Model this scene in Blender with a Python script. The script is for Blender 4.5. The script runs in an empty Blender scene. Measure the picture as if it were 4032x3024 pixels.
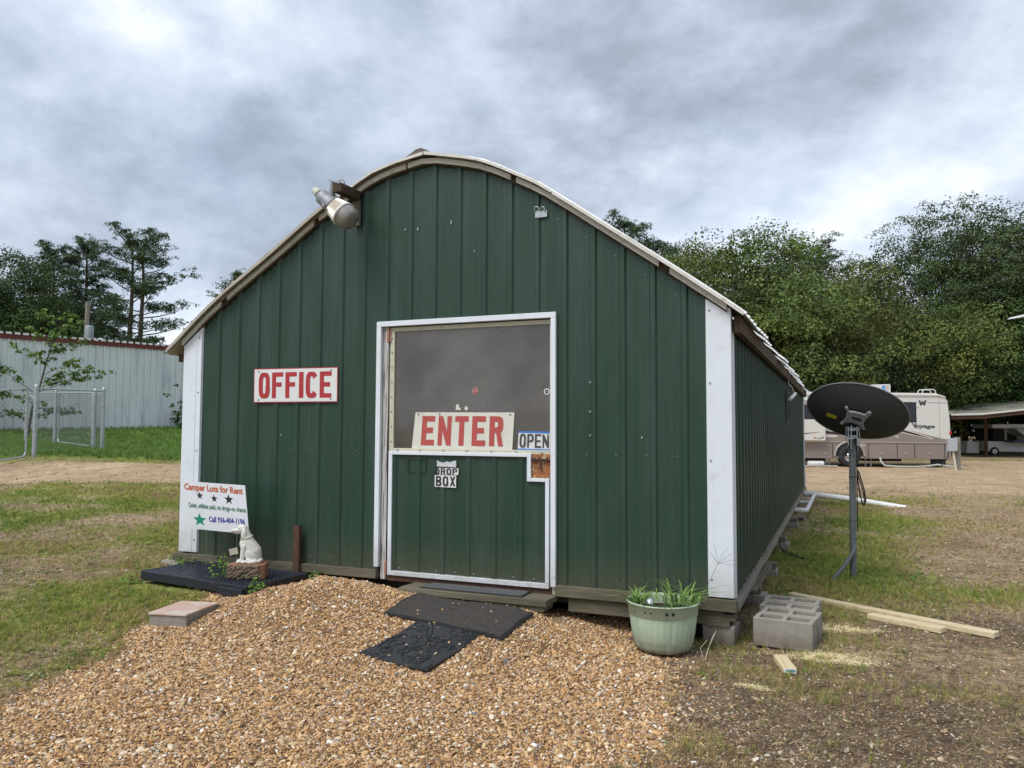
import bpy, math, random
import numpy as np
from mathutils import Vector, Matrix
random.seed(7); RS = np.random.RandomState(11)
scene = bpy.context.scene
COL = scene.collection
rad = math.radians

# ------------------------------------------------------------------ camera
cam_d = bpy.data.cameras.new('camera'); cam = bpy.data.objects.new('camera', cam_d); COL.objects.link(cam)
yaw, pit, rol = rad(-22.74), rad(3.26), rad(.23)
fw = Vector((math.sin(yaw)*math.cos(pit), math.cos(yaw)*math.cos(pit), math.sin(pit)))
rt = Vector((math.cos(yaw), -math.sin(yaw), 0)); up = rt.cross(fw)
r2 = rt*math.cos(rol)+up*math.sin(rol); u2 = -rt*math.sin(rol)+up*math.cos(rol)
CAM = Vector((.719, -5.678, 1.170))
cam.matrix_world = Matrix(((r2.x, u2.x, -fw.x, CAM.x), (r2.y, u2.y, -fw.y, CAM.y), (r2.z, u2.z, -fw.z, CAM.z), (0, 0, 0, 1)))
cam_d.sensor_width = 36; cam_d.lens = 36*3072.6/4032; cam_d.clip_end = 3000; cam_d.clip_start = .05
scene.camera = cam

# ------------------------------------------------------------------ world + sun
SUN_EL, SUN_AZ = 52, 205      # azimuth measured clockwise from +Y
w = bpy.data.worlds.new('World'); scene.world = w; w.use_nodes = True
nt = w.node_tree; N = nt.nodes; L = nt.links; N.clear()
out = N.new('ShaderNodeOutputWorld'); tc = N.new('ShaderNodeTexCoord')
sky = N.new('ShaderNodeTexSky'); sky.sky_type = 'NISHITA'; sky.sun_disc = False
sky.sun_elevation = rad(SUN_EL); sky.sun_rotation = rad(SUN_AZ); sky.dust_density = 2.0
bg1 = N.new('ShaderNodeBackground'); bg1.inputs[1].default_value = .10; L.new(sky.outputs[0], bg1.inputs[0])
sep = N.new('ShaderNodeSeparateXYZ'); L.new(tc.outputs['Generated'], sep.inputs[0])
def wm(op, a, b=None, clamp=False):
    n = N.new('ShaderNodeMath'); n.operation = op; n.use_clamp = clamp
    for i, v in enumerate((a, b)):
        if v is None: continue
        if isinstance(v, (int, float)): n.inputs[i].default_value = v
        else: L.new(v, n.inputs[i])
    return n.outputs[0]
zz = wm('ADD', wm('MAXIMUM', sep.outputs[2], 0.0), .34)
comb = N.new('ShaderNodeCombineXYZ'); L.new(wm('DIVIDE', sep.outputs[0], zz), comb.inputs[0]); L.new(wm('DIVIDE', sep.outputs[1], zz), comb.inputs[1])
def wnoise(scale, detail, rough, dist, off, sx=1, sy=1, src=None, sz=1):
    mp = N.new('ShaderNodeMapping'); mp.inputs['Location'].default_value = off; mp.inputs['Scale'].default_value = (sx, sy, sz); mp.inputs['Rotation'].default_value = (0, 0, rad(23))
    L.new(src or comb.outputs[0], mp.inputs[0])
    n = N.new('ShaderNodeTexNoise'); n.inputs['Scale'].default_value = scale; n.inputs['Detail'].default_value = detail
    n.inputs['Roughness'].default_value = rough; n.inputs['Distortion'].default_value = dist; L.new(mp.outputs[0], n.inputs[0]); return n.outputs[0]
n1 = wnoise(1.7, 9, .56, .0, (15.5, 3.7, 5), 1, 1); n2 = wnoise(2.8, 10, .60, .12, (16.3, 9.2, 3), 1, 1, tc.outputs['Generated'], 1.6)
mixv = wm('ADD', wm('MULTIPLY', n1, .5), wm('MULTIPLY', n2, .5))
cr = N.new('ShaderNodeValToRGB'); L.new(mixv, cr.inputs[0])
e = cr.color_ramp.elements
e[0].position = .395; e[0].color = (.255, .295, .36, 1); e[1].position = .60; e[1].color = (.70, .725, .76, 1)
a = e.new(.445); a.color = (.33, .38, .46, 1); a = e.new(.49); a.color = (.42, .475, .56, 1); a = e.new(.54); a.color = (.52, .575, .655, 1)
bg2 = N.new('ShaderNodeBackground'); bg2.inputs[1].default_value = .84; L.new(cr.outputs[0], bg2.inputs[0])
n3 = wnoise(1.3, 4, .5, .2, (11.0, 5.0, 2))
mr = N.new('ShaderNodeMapRange'); mr.inputs['From Min'].default_value = .34; mr.inputs['From Max'].default_value = .52; mr.inputs['To Min'].default_value = .82; mr.inputs['To Max'].default_value = 1
L.new(n3, mr.inputs[0])
mx = N.new('ShaderNodeMixShader'); L.new(mr.outputs[0], mx.inputs[0]); L.new(bg1.outputs[0], mx.inputs[1]); L.new(bg2.outputs[0], mx.inputs[2]); L.new(mx.outputs[0], out.inputs[0])
sd = bpy.data.lights.new('sun', 'SUN'); so = bpy.data.objects.new('sun', sd); COL.objects.link(so)
sd.energy = 1.5; sd.angle = rad(28); sd.color = (1, .98, .945)
az = rad(SUN_AZ); el = rad(SUN_EL)
sdir = Vector((math.sin(az)*math.cos(el), math.cos(az)*math.cos(el), math.sin(el)))
so.rotation_euler = sdir.to_track_quat('Z', 'Y').to_euler(); so.location = (0, -10, 30)
vs = scene.view_settings; scene.display_settings.display_device = 'sRGB'
vs.view_transform = 'Standard'; vs.look = 'None'; vs.gamma = 1; vs.exposure = .90; vs.use_curve_mapping = False
scene.cycles.max_bounces = 6; scene.cycles.transparent_max_bounces = 12

# ------------------------------------------------------------------ materials
MC = {}
def mat(name, col, rough=.6, metal=0., var=.12, vs=6., bump=0., bs=40., spec=.5, col2=None, c2=(.5, .62), c2s=3., stretch=(1, 1, 1), attr=None, inst=False, transl=0., alpha=None):
    if name in MC: return MC[name]
    m = bpy.data.materials.new(name); MC[name] = m; m.use_nodes = True
    nt = m.node_tree; N = nt.nodes; L = nt.links; b = N['Principled BSDF']
    b.inputs['Roughness'].default_value = rough; b.inputs['Metallic'].default_value = metal; b.inputs['Specular IOR Level'].default_value = spec
    tc = N.new('ShaderNodeTexCoord'); mp = N.new('ShaderNodeMapping'); mp.inputs['Scale'].default_value = stretch; L.new(tc.outputs['Object'], mp.inputs[0])
    def noise(s, d=5, r=.6):
        n = N.new('ShaderNodeTexNoise'); n.inputs['Scale'].default_value = s; n.inputs['Detail'].default_value = d; n.inputs['Roughness'].default_value = r
        L.new(mp.outputs[0], n.inputs[0]); return n.outputs[0]
    def mixc(f, A, B_, mode='MIX'):
        x = N.new('ShaderNodeMix'); x.data_type = 'RGBA'; x.blend_type = mode
        for s_, v in ((0, f), (6, A), (7, B_)):
            if isinstance(v, (int, float)): x.inputs[s_].default_value = v
            elif isinstance(v, tuple): x.inputs[s_].default_value = tuple(v)+(1,) if len(v) == 3 else v
            else: L.new(v, x.inputs[s_])
        return x.outputs[2]
    if attr:
        at = N.new('ShaderNodeAttribute'); at.attribute_name = attr; at.attribute_type = 'INSTANCER' if inst else 'GEOMETRY'; c = at.outputs['Color']
    else: c = tuple(col)
    if col2:
        r = N.new('ShaderNodeMapRange'); r.inputs['From Min'].default_value = c2[0]; r.inputs['From Max'].default_value = c2[1]; L.new(noise(c2s, 8, .65), r.inputs[0]); c = mixc(r.outputs[0], c, tuple(col2))
    if var > 0:
        r = N.new('ShaderNodeMapRange'); r.inputs['From Min'].default_value = .25; r.inputs['From Max'].default_value = .75; r.inputs['To Min'].default_value = 1-var; r.inputs['To Max'].default_value = 1+var
        L.new(noise(vs), r.inputs[0]); cc = N.new('ShaderNodeCombineColor')
        for i in range(3): L.new(r.outputs[0], cc.inputs[i])
        c = mixc(1., c, cc.outputs[0], 'MULTIPLY')
    if isinstance(c, tuple): b.inputs['Base Color'].default_value = c+(1,)
    else: L.new(c, b.inputs['Base Color'])
    if bump > 0:
        bn = N.new('ShaderNodeBump'); bn.inputs['Strength'].default_value = bump; bn.inputs['Distance'].default_value = .01; L.new(noise(bs), bn.inputs['Height']); L.new(bn.outputs[0], b.inputs['Normal'])
    if transl > 0:
        t = N.new('ShaderNodeBsdfTranslucent'); x = N.new('ShaderNodeMixShader'); x.inputs[0].default_value = transl
        if isinstance(c, tuple): t.inputs[0].default_value = c+(1,)
        else: L.new(c, t.inputs[0])
        L.new(b.outputs[0], x.inputs[1]); L.new(t.outputs[0], x.inputs[2]); L.new(x.outputs[0], N['Material Output'].inputs[0])
    m['n'] = 1
    return m
Z8 = (1, 1, .06)
GREEN = mat('green_steel', (.0185, .048, .030), .38, var=.16, vs=9, stretch=(1, 1, .12), spec=.38, bump=.22, bs=5, col2=(.040, .066, .055), c2=(.45, .8), c2s=5)
def grime(m, z0, z1, dirt=(.13, .10, .065), k=.75):
    nt = m.node_tree; N = nt.nodes; L = nt.links; b = N['Principled BSDF']; src = b.inputs['Base Color'].links[0].from_socket
    g_ = N.new('ShaderNodeNewGeometry'); sp_ = N.new('ShaderNodeSeparateXYZ'); L.new(g_.outputs['Position'], sp_.inputs[0]); mr_ = N.new('ShaderNodeMapRange'); mr_.inputs['From Min'].default_value = z1; mr_.inputs['From Max'].default_value = z0; L.new(sp_.outputs[2], mr_.inputs[0])
    no = N.new('ShaderNodeTexNoise'); no.inputs['Scale'].default_value = 22; no.inputs['Detail'].default_value = 8; L.new(g_.outputs['Position'], no.inputs[0]); mu = N.new('ShaderNodeMath'); mu.operation = 'MULTIPLY'; L.new(mr_.outputs[0], mu.inputs[0]); L.new(no.outputs[0], mu.inputs[1]); m2 = N.new('ShaderNodeMath'); m2.operation = 'MULTIPLY'; m2.use_clamp = True; m2.inputs[1].default_value = k*2; L.new(mu.outputs[0], m2.inputs[0])
    x = N.new('ShaderNodeMix'); x.data_type = 'RGBA'; L.new(m2.outputs[0], x.inputs[0]); L.new(src, x.inputs[6]); x.inputs[7].default_value = dirt+(1,); L.new(x.outputs[2], b.inputs['Base Color'])
grime(GREEN, -.05, .28, (.10, .09, .06), .5)
WHITE = mat('white_steel', (.66, .70, .76), .5, var=.05, vs=5, col2=(.52, .52, .50), c2=(.58, .85), c2s=9)
WPAINT = mat('chipped_white', (.62, .62, .60), .7, var=.1, vs=30, col2=(.22, .19, .16), c2=(.60, .66), c2s=35, stretch=(1, 1, .15), bump=.5, bs=120)
WTRIM = mat('old_white_trim', (.60, .58, .54), .6, var=.1, vs=20, col2=(.33, .29, .24), c2=(.56, .75), c2s=22)
CREAM = mat('cream_paint', (.50, .48, .37), .6, var=.1, vs=15, col2=(.30, .24, .15), c2=(.62, .75), c2s=25)
ROOFM = mat('beige_roof', (.40, .36, .31), .5, metal=0, var=.12, vs=6, col2=(.25, .21, .17), c2=(.55, .8), c2s=7)
ROOFW = mat('roof_steel', (.74, .74, .73), .4, metal=.1, var=.12, vs=6)  # lightened so the colour holds the sky light on eave ribs
WOODG = mat('weathered_wood', (.135, .118, .08), .85, var=.35, vs=14, stretch=(.12, 1, 1), col2=(.06, .058, .032), c2=(.42, .68), c2s=6, bump=.6, bs=60)
WOODGY = mat('weathered_wood_side', (.22, .195, .16), .85, var=.35, vs=14, stretch=(1, .12, 1), col2=(.12, .10, .08), c2=(.45, .7), c2s=6, bump=.6, bs=60)
WOODD = mat('dark_wood', (.065, .04, .025), .9, var=.35, vs=12, bump=.4)
JAMB = mat('peeling_jamb', (.55, .55, .54), .8, var=.25, vs=60, stretch=(1.6, 1, .05), col2=(.16, .14, .13), c2=(.50, .57), c2s=55, bump=.8, bs=90)
PINE = mat('new_pine', (.60, .50, .32), .75, var=.14, vs=30, stretch=(.1, 1, 1), col2=(.48, .36, .20), c2=(.5, .7), c2s=14, bump=.25, bs=60)
PINEY = mat('new_pine_y', (.60, .50, .30), .75, var=.14, vs=40, stretch=(1, .08, 1), col2=(.46, .34, .18), c2=(.5, .62), c2s=45, bump=.25, bs=60)
RUST = mat('rust', (.30, .12, .045), .9, var=.35, vs=25, col2=(.48, .40, .28), c2=(.54, .64), c2s=22, bump=.6, bs=90)
RUSTD = mat('dark_rust', (.075, .035, .022), .85, var=.3, vs=30, bump=.4, bs=90, col2=(.15, .09, .05), c2=(.55, .7), c2s=10)
CONC = mat('concrete', (.30, .275, .235), .95, var=.16, vs=18, bump=.8, bs=140, col2=(.20, .18, .15), c2=(.5, .75), c2s=8)
GALV = mat('galvanised', (.42, .45, .48), .45, metal=.6, var=.15, vs=25, col2=(.26, .28, .30), c2=(.5, .7), c2s=9)
GALVM = mat('grey_pole', (.17, .19, .205), .55, metal=.2, var=.15, vs=12, stretch=(1, 1, .2), col2=(.10, .11, .12), c2=(.5, .7), c2s=8)
ALU = mat('cast_aluminium', (.26, .27, .30), .55, metal=.35, var=.12, vs=14, col2=(.2, .2, .21), c2=(.5, .7), c2s=8)
PVC = mat('white_pvc', (.74, .74, .74), .4, var=.05, vs=8, col2=(.5, .49, .45), c2=(.6, .8), c2s=10)
BLACKP = mat('black_plastic', (.012, .014, .022), .5, var=.2, vs=20, col2=(.05, .05, .06), c2=(.55, .8), c2s=14)
BLACK = mat('black_rubber', (.012, .012, .013), .6, var=.2, vs=20)
DARK = mat('dark_void', (.02, .017, .014), .9, var=.2, vs=4)
MATB = mat('brown_mat', (.045, .039, .034), .95, var=.3, vs=40, bump=.6, bs=300, col2=(.12, .105, .088), c2=(.52, .8), c2s=60)
MATR = mat('black_mat', (.028, .030, .034), .5, var=.25, vs=15, col2=(.13, .12, .095), c2=(.60, .80), c2s=9, bump=.3, bs=150)
MATG = mat('grey_ribbed_mat', (.16, .165, .17), .9, var=.35, vs=120, bump=.9, bs=260)
BRICK = mat('terracotta_block', (.30, .13, .085), .9, var=.2, vs=25, bump=.6, bs=120)
BRICKS = mat('split_face', (.12, .085, .06), .95, var=.45, vs=50, bump=1, bs=70, col2=(.22, .15, .10), c2=(.5, .6), c2s=45)
TILE = mat('pink_tile', (.50, .33, .26), .55, var=.08, vs=5, col2=(.52, .44, .37), c2=(.47, .56), c2s=3.3)
STATUE = mat('painted_concrete', (.66, .65, .60), .75, var=.10, vs=30, col2=(.36, .34, .28), c2=(.52, .75), c2s=22, bump=.35, bs=220)
POT = mat('pale_green_plastic', (.42, .52, .38), .55, var=.07, vs=8, col2=(.30, .40, .28), c2=(.5, .72), c2s=9, stretch=(1, 1, .4))
SIGNW = mat('sign_white', (.66, .66, .66), .45, var=.04, vs=12, col2=(.55, .54, .50), c2=(.6, .8), c2s=20)
SIGNC = mat('sign_cream', (.63, .62, .55), .5, var=.06, vs=10, col2=(.52, .49, .41), c2=(.56, .75), c2s=7)  # cream of the ENTER sign, with pane haze mixed into the colour
CORR = mat('coroplast', (.66, .68, .73), .45, var=.03, vs=10)
RED = mat('sign_red', (.38, .022, .03), .5, var=.08, vs=20)
REDF = mat('faded_hazed_red', (.42, .072, .065), .5, var=.08, vs=20)  # faded letters, pane haze also put into this red
ORG = mat('print_orange', (.46, .10, .03), .5, var=.04); GRNP = mat('print_green', (.015, .13, .055), .5, var=.04); TEAL = mat('print_teal', (.0, .22, .14), .5, var=.04)
BLUP = mat('print_blue', (.01, .015, .26), .5, var=.04); BLKP = mat('print_black', (.012, .008, .014), .5, var=.04); BLUL = mat('stripe_blue', (.035, .18, .55), .5, var=.04); GREYP = mat('print_grey', (.055, .06, .065), .5, var=.04)
RVW = mat('motorhome_white', (.62, .61, .575), .35, var=.04, vs=2, col2=(.45, .42, .37), c2=(.62, .85), c2s=2); RVB = mat('motorhome_taupe', (.245, .20, .178), .4, var=.06, vs=2); RVL = mat('motorhome_tan', (.36, .32, .29), .4, var=.05)
GLASSD = mat('dark_window', (.012, .013, .018), .12, var=.1, spec=.6); CHROME = mat('chrome', (.6, .6, .6), .22, metal=.9, var=.05); MARO = mat('maroon', (.055, .018, .028), .4, var=.05)
TYRE = mat('tyre', (.02, .02, .021), .8, var=.2, vs=12)
DISHM = mat('dish_grey', (.030, .032, .034), .55, var=.12, vs=30, bump=.15, bs=400); DISHR = mat('dish_rim', (.13, .135, .14), .5, var=.1)
YEL = mat('yellow_label', (.40, .36, .02), .6, var=.15, vs=60); CLEARG = mat('lens_grey', (.26, .25, .235), .4, metal=.15, var=.12, vs=18, col2=(.16, .11, .08), c2=(.52, .7), c2s=10)
BULB = mat('photocell_lens', (.48, .50, .40), .35, var=.08)
WWALL = mat('galvalume_wall', (.72, .745, .77), .5, metal=.0, var=.09, vs=1.2, stretch=(1, 1, .2), col2=(.46, .49, .53), c2=(.52, .75), c2s=2)
REDT = mat('red_trim', (.16, .025, .02), .5, var=.15)
BARK = mat('bark', (.09, .07, .052), .95, var=.35, vs=6, bump=.6, bs=15)
TARP = mat('tan_canvas', (.42, .41, .38), .8, var=.12, vs=3)
CARR = mat('carport_roof', (.30, .30, .25), .7, var=.25, vs=1.5, col2=(.13, .12, .09), c2=(.5, .62), c2s=1.2)
INT = mat('interior_board', (.25, .21, .18), .9, var=.4, vs=1.2, col2=(.12, .07, .05), c2=(.45, .6), c2s=1.4)
AMB = mat('amber', (.5, .18, .03), .3, var=.05); TLR = mat('tail_lamp_red', (.45, .01, .02), .25, var=.05)
LEAF = mat('leaves', (0, 0, 0), .6, var=0, attr='col', transl=.14, spec=.15)
BLADE = mat('grass_blades', (0, 0, 0), .6, var=0, attr='col', inst=True, transl=.25, spec=.2)
PEB = mat('pebbles', (0, 0, 0), .8, var=.22, vs=1.2, attr='col', inst=True, bump=.4, bs=2.2, spec=.3)
PANE = bpy.data.materials.new('dust_reflection_acrylic'); PANE.use_nodes = True
_n = PANE.node_tree; _N = _n.nodes; _L = _n.links; _b = _N['Principled BSDF']
_b.inputs['Roughness'].default_value = .12; _b.inputs['Specular IOR Level'].default_value = .55
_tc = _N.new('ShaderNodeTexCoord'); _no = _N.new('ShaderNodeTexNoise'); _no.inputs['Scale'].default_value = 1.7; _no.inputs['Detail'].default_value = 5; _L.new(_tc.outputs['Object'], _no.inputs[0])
_r = _N.new('ShaderNodeValToRGB'); _r.color_ramp.elements[0].position = .35; _r.color_ramp.elements[0].color = (.26, .225, .20, 1); _r.color_ramp.elements[1].position = .7; _r.color_ramp.elements[1].color = (.56, .53, .49, 1); _L.new(_no.outputs[0], _r.inputs[0]); _L.new(_r.outputs[0], _b.inputs['Base Color'])  # dust colour, raised to carry interior glow and cloudy reflections too
_n2 = _N.new('ShaderNodeTexNoise'); _n2.inputs['Scale'].default_value = 1.15; _n2.inputs['Detail'].default_value = 7; _n2.inputs['Distortion'].default_value = .6; _L.new(_tc.outputs['Object'], _n2.inputs[0]); _mr = _N.new('ShaderNodeMapRange'); _mr.inputs['From Min'].default_value = .36; _mr.inputs['From Max'].default_value = .66; _mr.inputs['To Min'].default_value = .16; _mr.inputs['To Max'].default_value = .27; _L.new(_n2.outputs[0], _mr.inputs[0])  # uneven film amount paints soft reflections along with the real dust
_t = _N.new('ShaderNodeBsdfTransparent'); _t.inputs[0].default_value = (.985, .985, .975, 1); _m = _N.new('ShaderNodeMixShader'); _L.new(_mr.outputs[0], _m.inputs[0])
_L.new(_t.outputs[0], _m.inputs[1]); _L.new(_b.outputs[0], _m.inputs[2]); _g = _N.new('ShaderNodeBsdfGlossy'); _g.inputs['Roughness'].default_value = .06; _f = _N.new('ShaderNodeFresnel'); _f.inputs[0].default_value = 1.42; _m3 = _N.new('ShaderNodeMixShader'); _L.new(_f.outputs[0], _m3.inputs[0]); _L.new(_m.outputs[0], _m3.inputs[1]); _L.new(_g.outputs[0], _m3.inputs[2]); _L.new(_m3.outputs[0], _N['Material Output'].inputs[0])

grime(POT, -.34, -.14, (.16, .13, .09), .75); grime(WHITE, -.03, .30, (.30, .27, .21), .45); grime(CONC, -.34, -.20, (.12, .09, .06), .8); grime(CORR, .2, .5, (.45, .42, .36), .25)
# ------------------------------------------------------------------ mesh helpers
class B:
    def __init__(s): s.v = []; s.f = []; s.sm = []
    def add(s, vs, fs, smooth=False):
        o = len(s.v); s.v += [tuple(p) for p in vs]; s.f += [tuple(i+o for i in f) for f in fs]; s.sm += [smooth]*len(fs); return s
    def box(s, lo, hi, M=None):
        x0, y0, z0 = lo; x1, y1, z1 = hi
        vs = [(x0, y0, z0), (x1, y0, z0), (x1, y1, z0), (x0, y1, z0), (x0, y0, z1), (x1, y0, z1), (x1, y1, z1), (x0, y1, z1)]
        if M is not None: vs = [M @ Vector(p) for p in vs]
        return s.add(vs, [(0, 3, 2, 1), (4, 5, 6, 7), (0, 1, 5, 4), (1, 2, 6, 5), (2, 3, 7, 6), (3, 0, 4, 7)])
    def bar(s, p0, p1, wd, th, upv=(0, 0, 1)):
        p0 = Vector(p0); p1 = Vector(p1); d = (p1-p0); l = d.length; d = d/l; uv = Vector(upv); sx = d.cross(uv).normalized(); uz = sx.cross(d)
        M = Matrix(((d.x, sx.x, uz.x, p0.x), (d.y, sx.y, uz.y, p0.y), (d.z, sx.z, uz.z, p0.z), (0, 0, 0, 1)))
        return s.box((0, -wd/2, -th/2), (l, wd/2, th/2), M)
    def tube(s, pts, r, n=8, cap=True, smooth=True):
        P = [Vector(p) for p in pts]; rs = r if isinstance(r, (list, tuple)) else [r]*len(P)
        vs = []; prev = None
        for i, p in enumerate(P):
            d = (P[min(i+1, len(P)-1)]-P[max(i-1, 0)]).normalized()
            if prev is None: a = d.orthogonal().normalized()
            else:
                a = prev-d*prev.dot(d)
                a = a.normalized() if a.length > 1e-6 else d.orthogonal().normalized()
            prev = a; b = d.cross(a)
            for k in range(n): t = 2*math.pi*k/n; vs.append(p+(a*math.cos(t)+b*math.sin(t))*rs[i])
        fs = [(i*n+k, i*n+(k+1) % n, (i+1)*n+(k+1) % n, (i+1)*n+k) for i in range(len(P)-1) for k in range(n)]
        s.add(vs, fs, smooth)
        if cap: s.add([vs[k] for k in range(n)], [tuple(reversed(range(n)))]); s.add([vs[-n+k] for k in range(n)], [tuple(range(n))])
        return s
    def lathe(s, prof, n=24, M=None, smooth=True, mod=None):
        vs = []
        for i, (r, z) in enumerate(prof):
            for k in range(n):
                t = 2*math.pi*k/n; rr = r*(mod(k, i) if mod else 1); p = Vector((rr*math.cos(t), rr*math.sin(t), z)); vs.append(M @ p if M is not None else p)
        return s.add(vs, [(i*n+k, i*n+(k+1) % n, (i+1)*n+(k+1) % n, (i+1)*n+k) for i in range(len(prof)-1) for k in range(n)], smooth)
    def prism(s, poly, fn, d0, d1):
        n = len(poly); vs = [fn(a, b, d0) for a, b in poly]+[fn(a, b, d1) for a, b in poly]
        return s.add(vs, [tuple(range(n)), tuple(reversed(range(n, 2*n)))]+[(i, i+n, (i+1) % n+n, (i+1) % n) for i in range(n)])
    def ell(s, c, r, nu=14, nv=9, M=None):
        vs = []; 
        for j in range(nv+1):
            ph = math.pi*j/nv
            for k in range(nu):
                t = 2*math.pi*k/nu; p = Vector((r[0]*math.sin(ph)*math.cos(t), r[1]*math.sin(ph)*math.sin(t), r[2]*math.cos(ph)))
                if M is not None: p = M @ p
                vs.append(p+Vector(c))
        return s.add(vs, [(j*nu+k, (j+1)*nu+k, (j+1)*nu+(k+1) % nu, j*nu+(k+1) % nu) for j in range(nv) for k in range(nu)], True)
    def build(s, name, m, parent=None, loc=None, bevel=0, rot=None):
        me = bpy.data.meshes.new(name); me.from_pydata(s.v, [], s.f); me.materials.append(m)
        me.polygons.foreach_set('use_smooth', s.sm); me.update()
        o = bpy.data.objects.new(name, me); COL.objects.link(o)
        if parent: o.parent = parent
        if loc: o.location = loc
        if rot: o.rotation_euler = rot
        if bevel: md = o.modifiers.new('bevel', 'BEVEL'); md.width = bevel; md.segments = 2; md.limit_method = 'ANGLE'
        return o
def tag(o, label, cat, group=None, kind=None):
    if label: o['label'] = label
    if cat: o['category'] = cat
    if group: o['group'] = group
    if kind: o['kind'] = kind
    return o
def thing(name, label, cat, loc=(0, 0, 0), rz=0, group=None):
    o = bpy.data.objects.new(name, None); COL.objects.link(o); o.location = loc; o.rotation_euler = (0, 0, rz); o.empty_display_size = .2
    return tag(o, label, cat, group)
def dup(root, loc=None, rz=None, label=None, scale=None):
    r = root.copy(); COL.objects.link(r)
    if loc is not None: r.location = loc
    if rz is not None: r.rotation_euler = (0, 0, rz)
    if label: r['label'] = label
    if scale is not None: r.scale = scale if isinstance(scale, tuple) else (scale,)*3
    for ch in list(root.children):
        c = ch.copy(); COL.objects.link(c); c.parent = r
        for g in list(ch.children): d = g.copy(); COL.objects.link(d); d.parent = c
    return r
def to_mesh_data(o):
    dg = bpy.context.evaluated_depsgraph_get(); return bpy.data.meshes.new_from_object(o.evaluated_get(dg))
def text_geo(s, bold=.03, shear=0, space=1.0):
    cu = bpy.data.curves.new('t', 'FONT'); cu.body = s; cu.size = 1; cu.offset = bold; cu.shear = shear; cu.space_character = space; cu.resolution_u = 3
    o = bpy.data.objects.new('t', cu); COL.objects.link(o); me = to_mesh_data(o); bpy.data.objects.remove(o)
    V = np.array([v.co[:2] for v in me.vertices]); F = [tuple(p.vertices) for p in me.polygons]; bpy.data.meshes.remove(me); bpy.data.curves.remove(cu)
    V = (V-V.min(0))/(V.max(0)-V.min(0)); return V, F
def quadmap(TL, TR, BR, BL):
    TL, TR, BR, BL = map(Vector, (TL, TR, BR, BL))
    nrm = (TR-TL).cross(BL-TL).normalized()      # points away from viewer for our layout
    def f(u, v, d=0): return (TL*(1-u)+TR*u)*v+(BL*(1-u)+BR*u)*(1-v)-nrm*d
    return f
def quad_text(s, q, u0, v0, u1, v1, name, m, parent, bold=.03, d=.003, shear=0, space=1.0):
    V, F = text_geo(s, bold, shear, space); b = B(); b.add([q(u0+(u1-u0)*x, v0+(v1-v0)*y, d) for x, y in V], F); return b.build(name, m, parent)
def front_quad(x0, x1, z0, z1, y): return quadmap((x0, y, z1), (x1, y, z1), (x1, y, z0), (x0, y, z0))
# q(u,v,d): d>0 comes toward the viewer (-Y)
_t_ = front_quad(0, 1, 0, 1, 0)(0, 0, 1)
SG = 1 if _t_.y < 0 else -1
_qm = quadmap
def quadmap(TL, TR, BR, BL):
    g = _qm(TL, TR, BR, BL); return lambda u, v, d=0: g(u, v, d*SG)
def poly_on(q, poly, name, m, parent, d0=.001, d1=.003):
    b = B(); b.prism(poly, q, d1, d0); return b.build(name, m, parent)
def block_glyph(ch, s=.36, t=.17):
    def se(a_, cx, cy, rx, ry, n=3.2): c_, s_ = math.cos(a_), math.sin(a_); return (cx+rx*math.copysign(abs(c_)**(2/n), c_), cy+ry*math.copysign(abs(s_)**(2/n), s_))
    def ring(a0, a1, cx, cy, rx, ry, sx=s, ty=t, n=14):
        out = []
        for i in range(n):
            u, v = a0+(a1-a0)*i/n, a0+(a1-a0)*(i+1)/n; out.append([se(u, cx, cy, rx, ry), se(v, cx, cy, rx, ry), se(v, cx, cy, rx-sx, ry-ty), se(u, cx, cy, rx-sx, ry-ty)])
        return out
    bx = lambda x0, y0, x1, y1: [(x0, y0), (x1, y0), (x1, y1), (x0, y1)]
    def bowl(y0, y1, x1=1.0):   # right half ring joined to a stem
        cy, ry = (y0+y1)/2, (y1-y0)/2; xm = .5
        return [bx(s, y1-t, xm, y1), bx(s, y0, xm, y0+t)]+ring(-math.pi/2, math.pi/2, xm, cy, x1-xm, ry, n=10)
    if ch == 'O': return ring(0, 2*math.pi, .5, .5, .5, .5, n=36)
    if ch == 'C': return ring(rad(32), rad(328), .5, .5, .5, .5, n=30)
    if ch == 'I': return [bx(0, 0, 1, 1)]
    if ch == 'F': return [bx(0, 0, s, 1), bx(s, 1-t, 1, 1), bx(s, .44, .86, .44+t)]
    if ch == 'E': return [bx(0, 0, s, 1), bx(s, 1-t, 1, 1), bx(s, .42, .88, .42+t), bx(s, 0, 1, t)]
    if ch == 'T': return [bx(.5-s/2, 0, .5+s/2, 1-t), bx(0, 1-t, 1, 1)]
    if ch == 'N': a_ = s*.86; return [bx(0, 0, a_, 1), bx(1-a_, 0, 1, 1), [(a_, 1), (a_, .50), (1-a_, 0), (1-a_, .50)]]
    if ch == 'P': return [bx(0, 0, s, 1)]+bowl(.40, 1)
    if ch == 'R': return [bx(0, 0, s, 1)]+bowl(.44, 1)+[[(.50, .46), (.80, .50), (1.0, 0), (.66, 0)]]
    if ch == 'D': return [bx(0, 0, s, 1)]+bowl(0, 1)
    if ch == 'B': return [bx(0, 0, s, 1)]+bowl(.46, 1, .95)+bowl(0, .53)
    if ch == 'X': return [[(0, 1), (s, 1), (1, 0), (1-s, 0)], [(1-s, 1), (1, 1), (s, 0), (0, 0)]]
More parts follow.
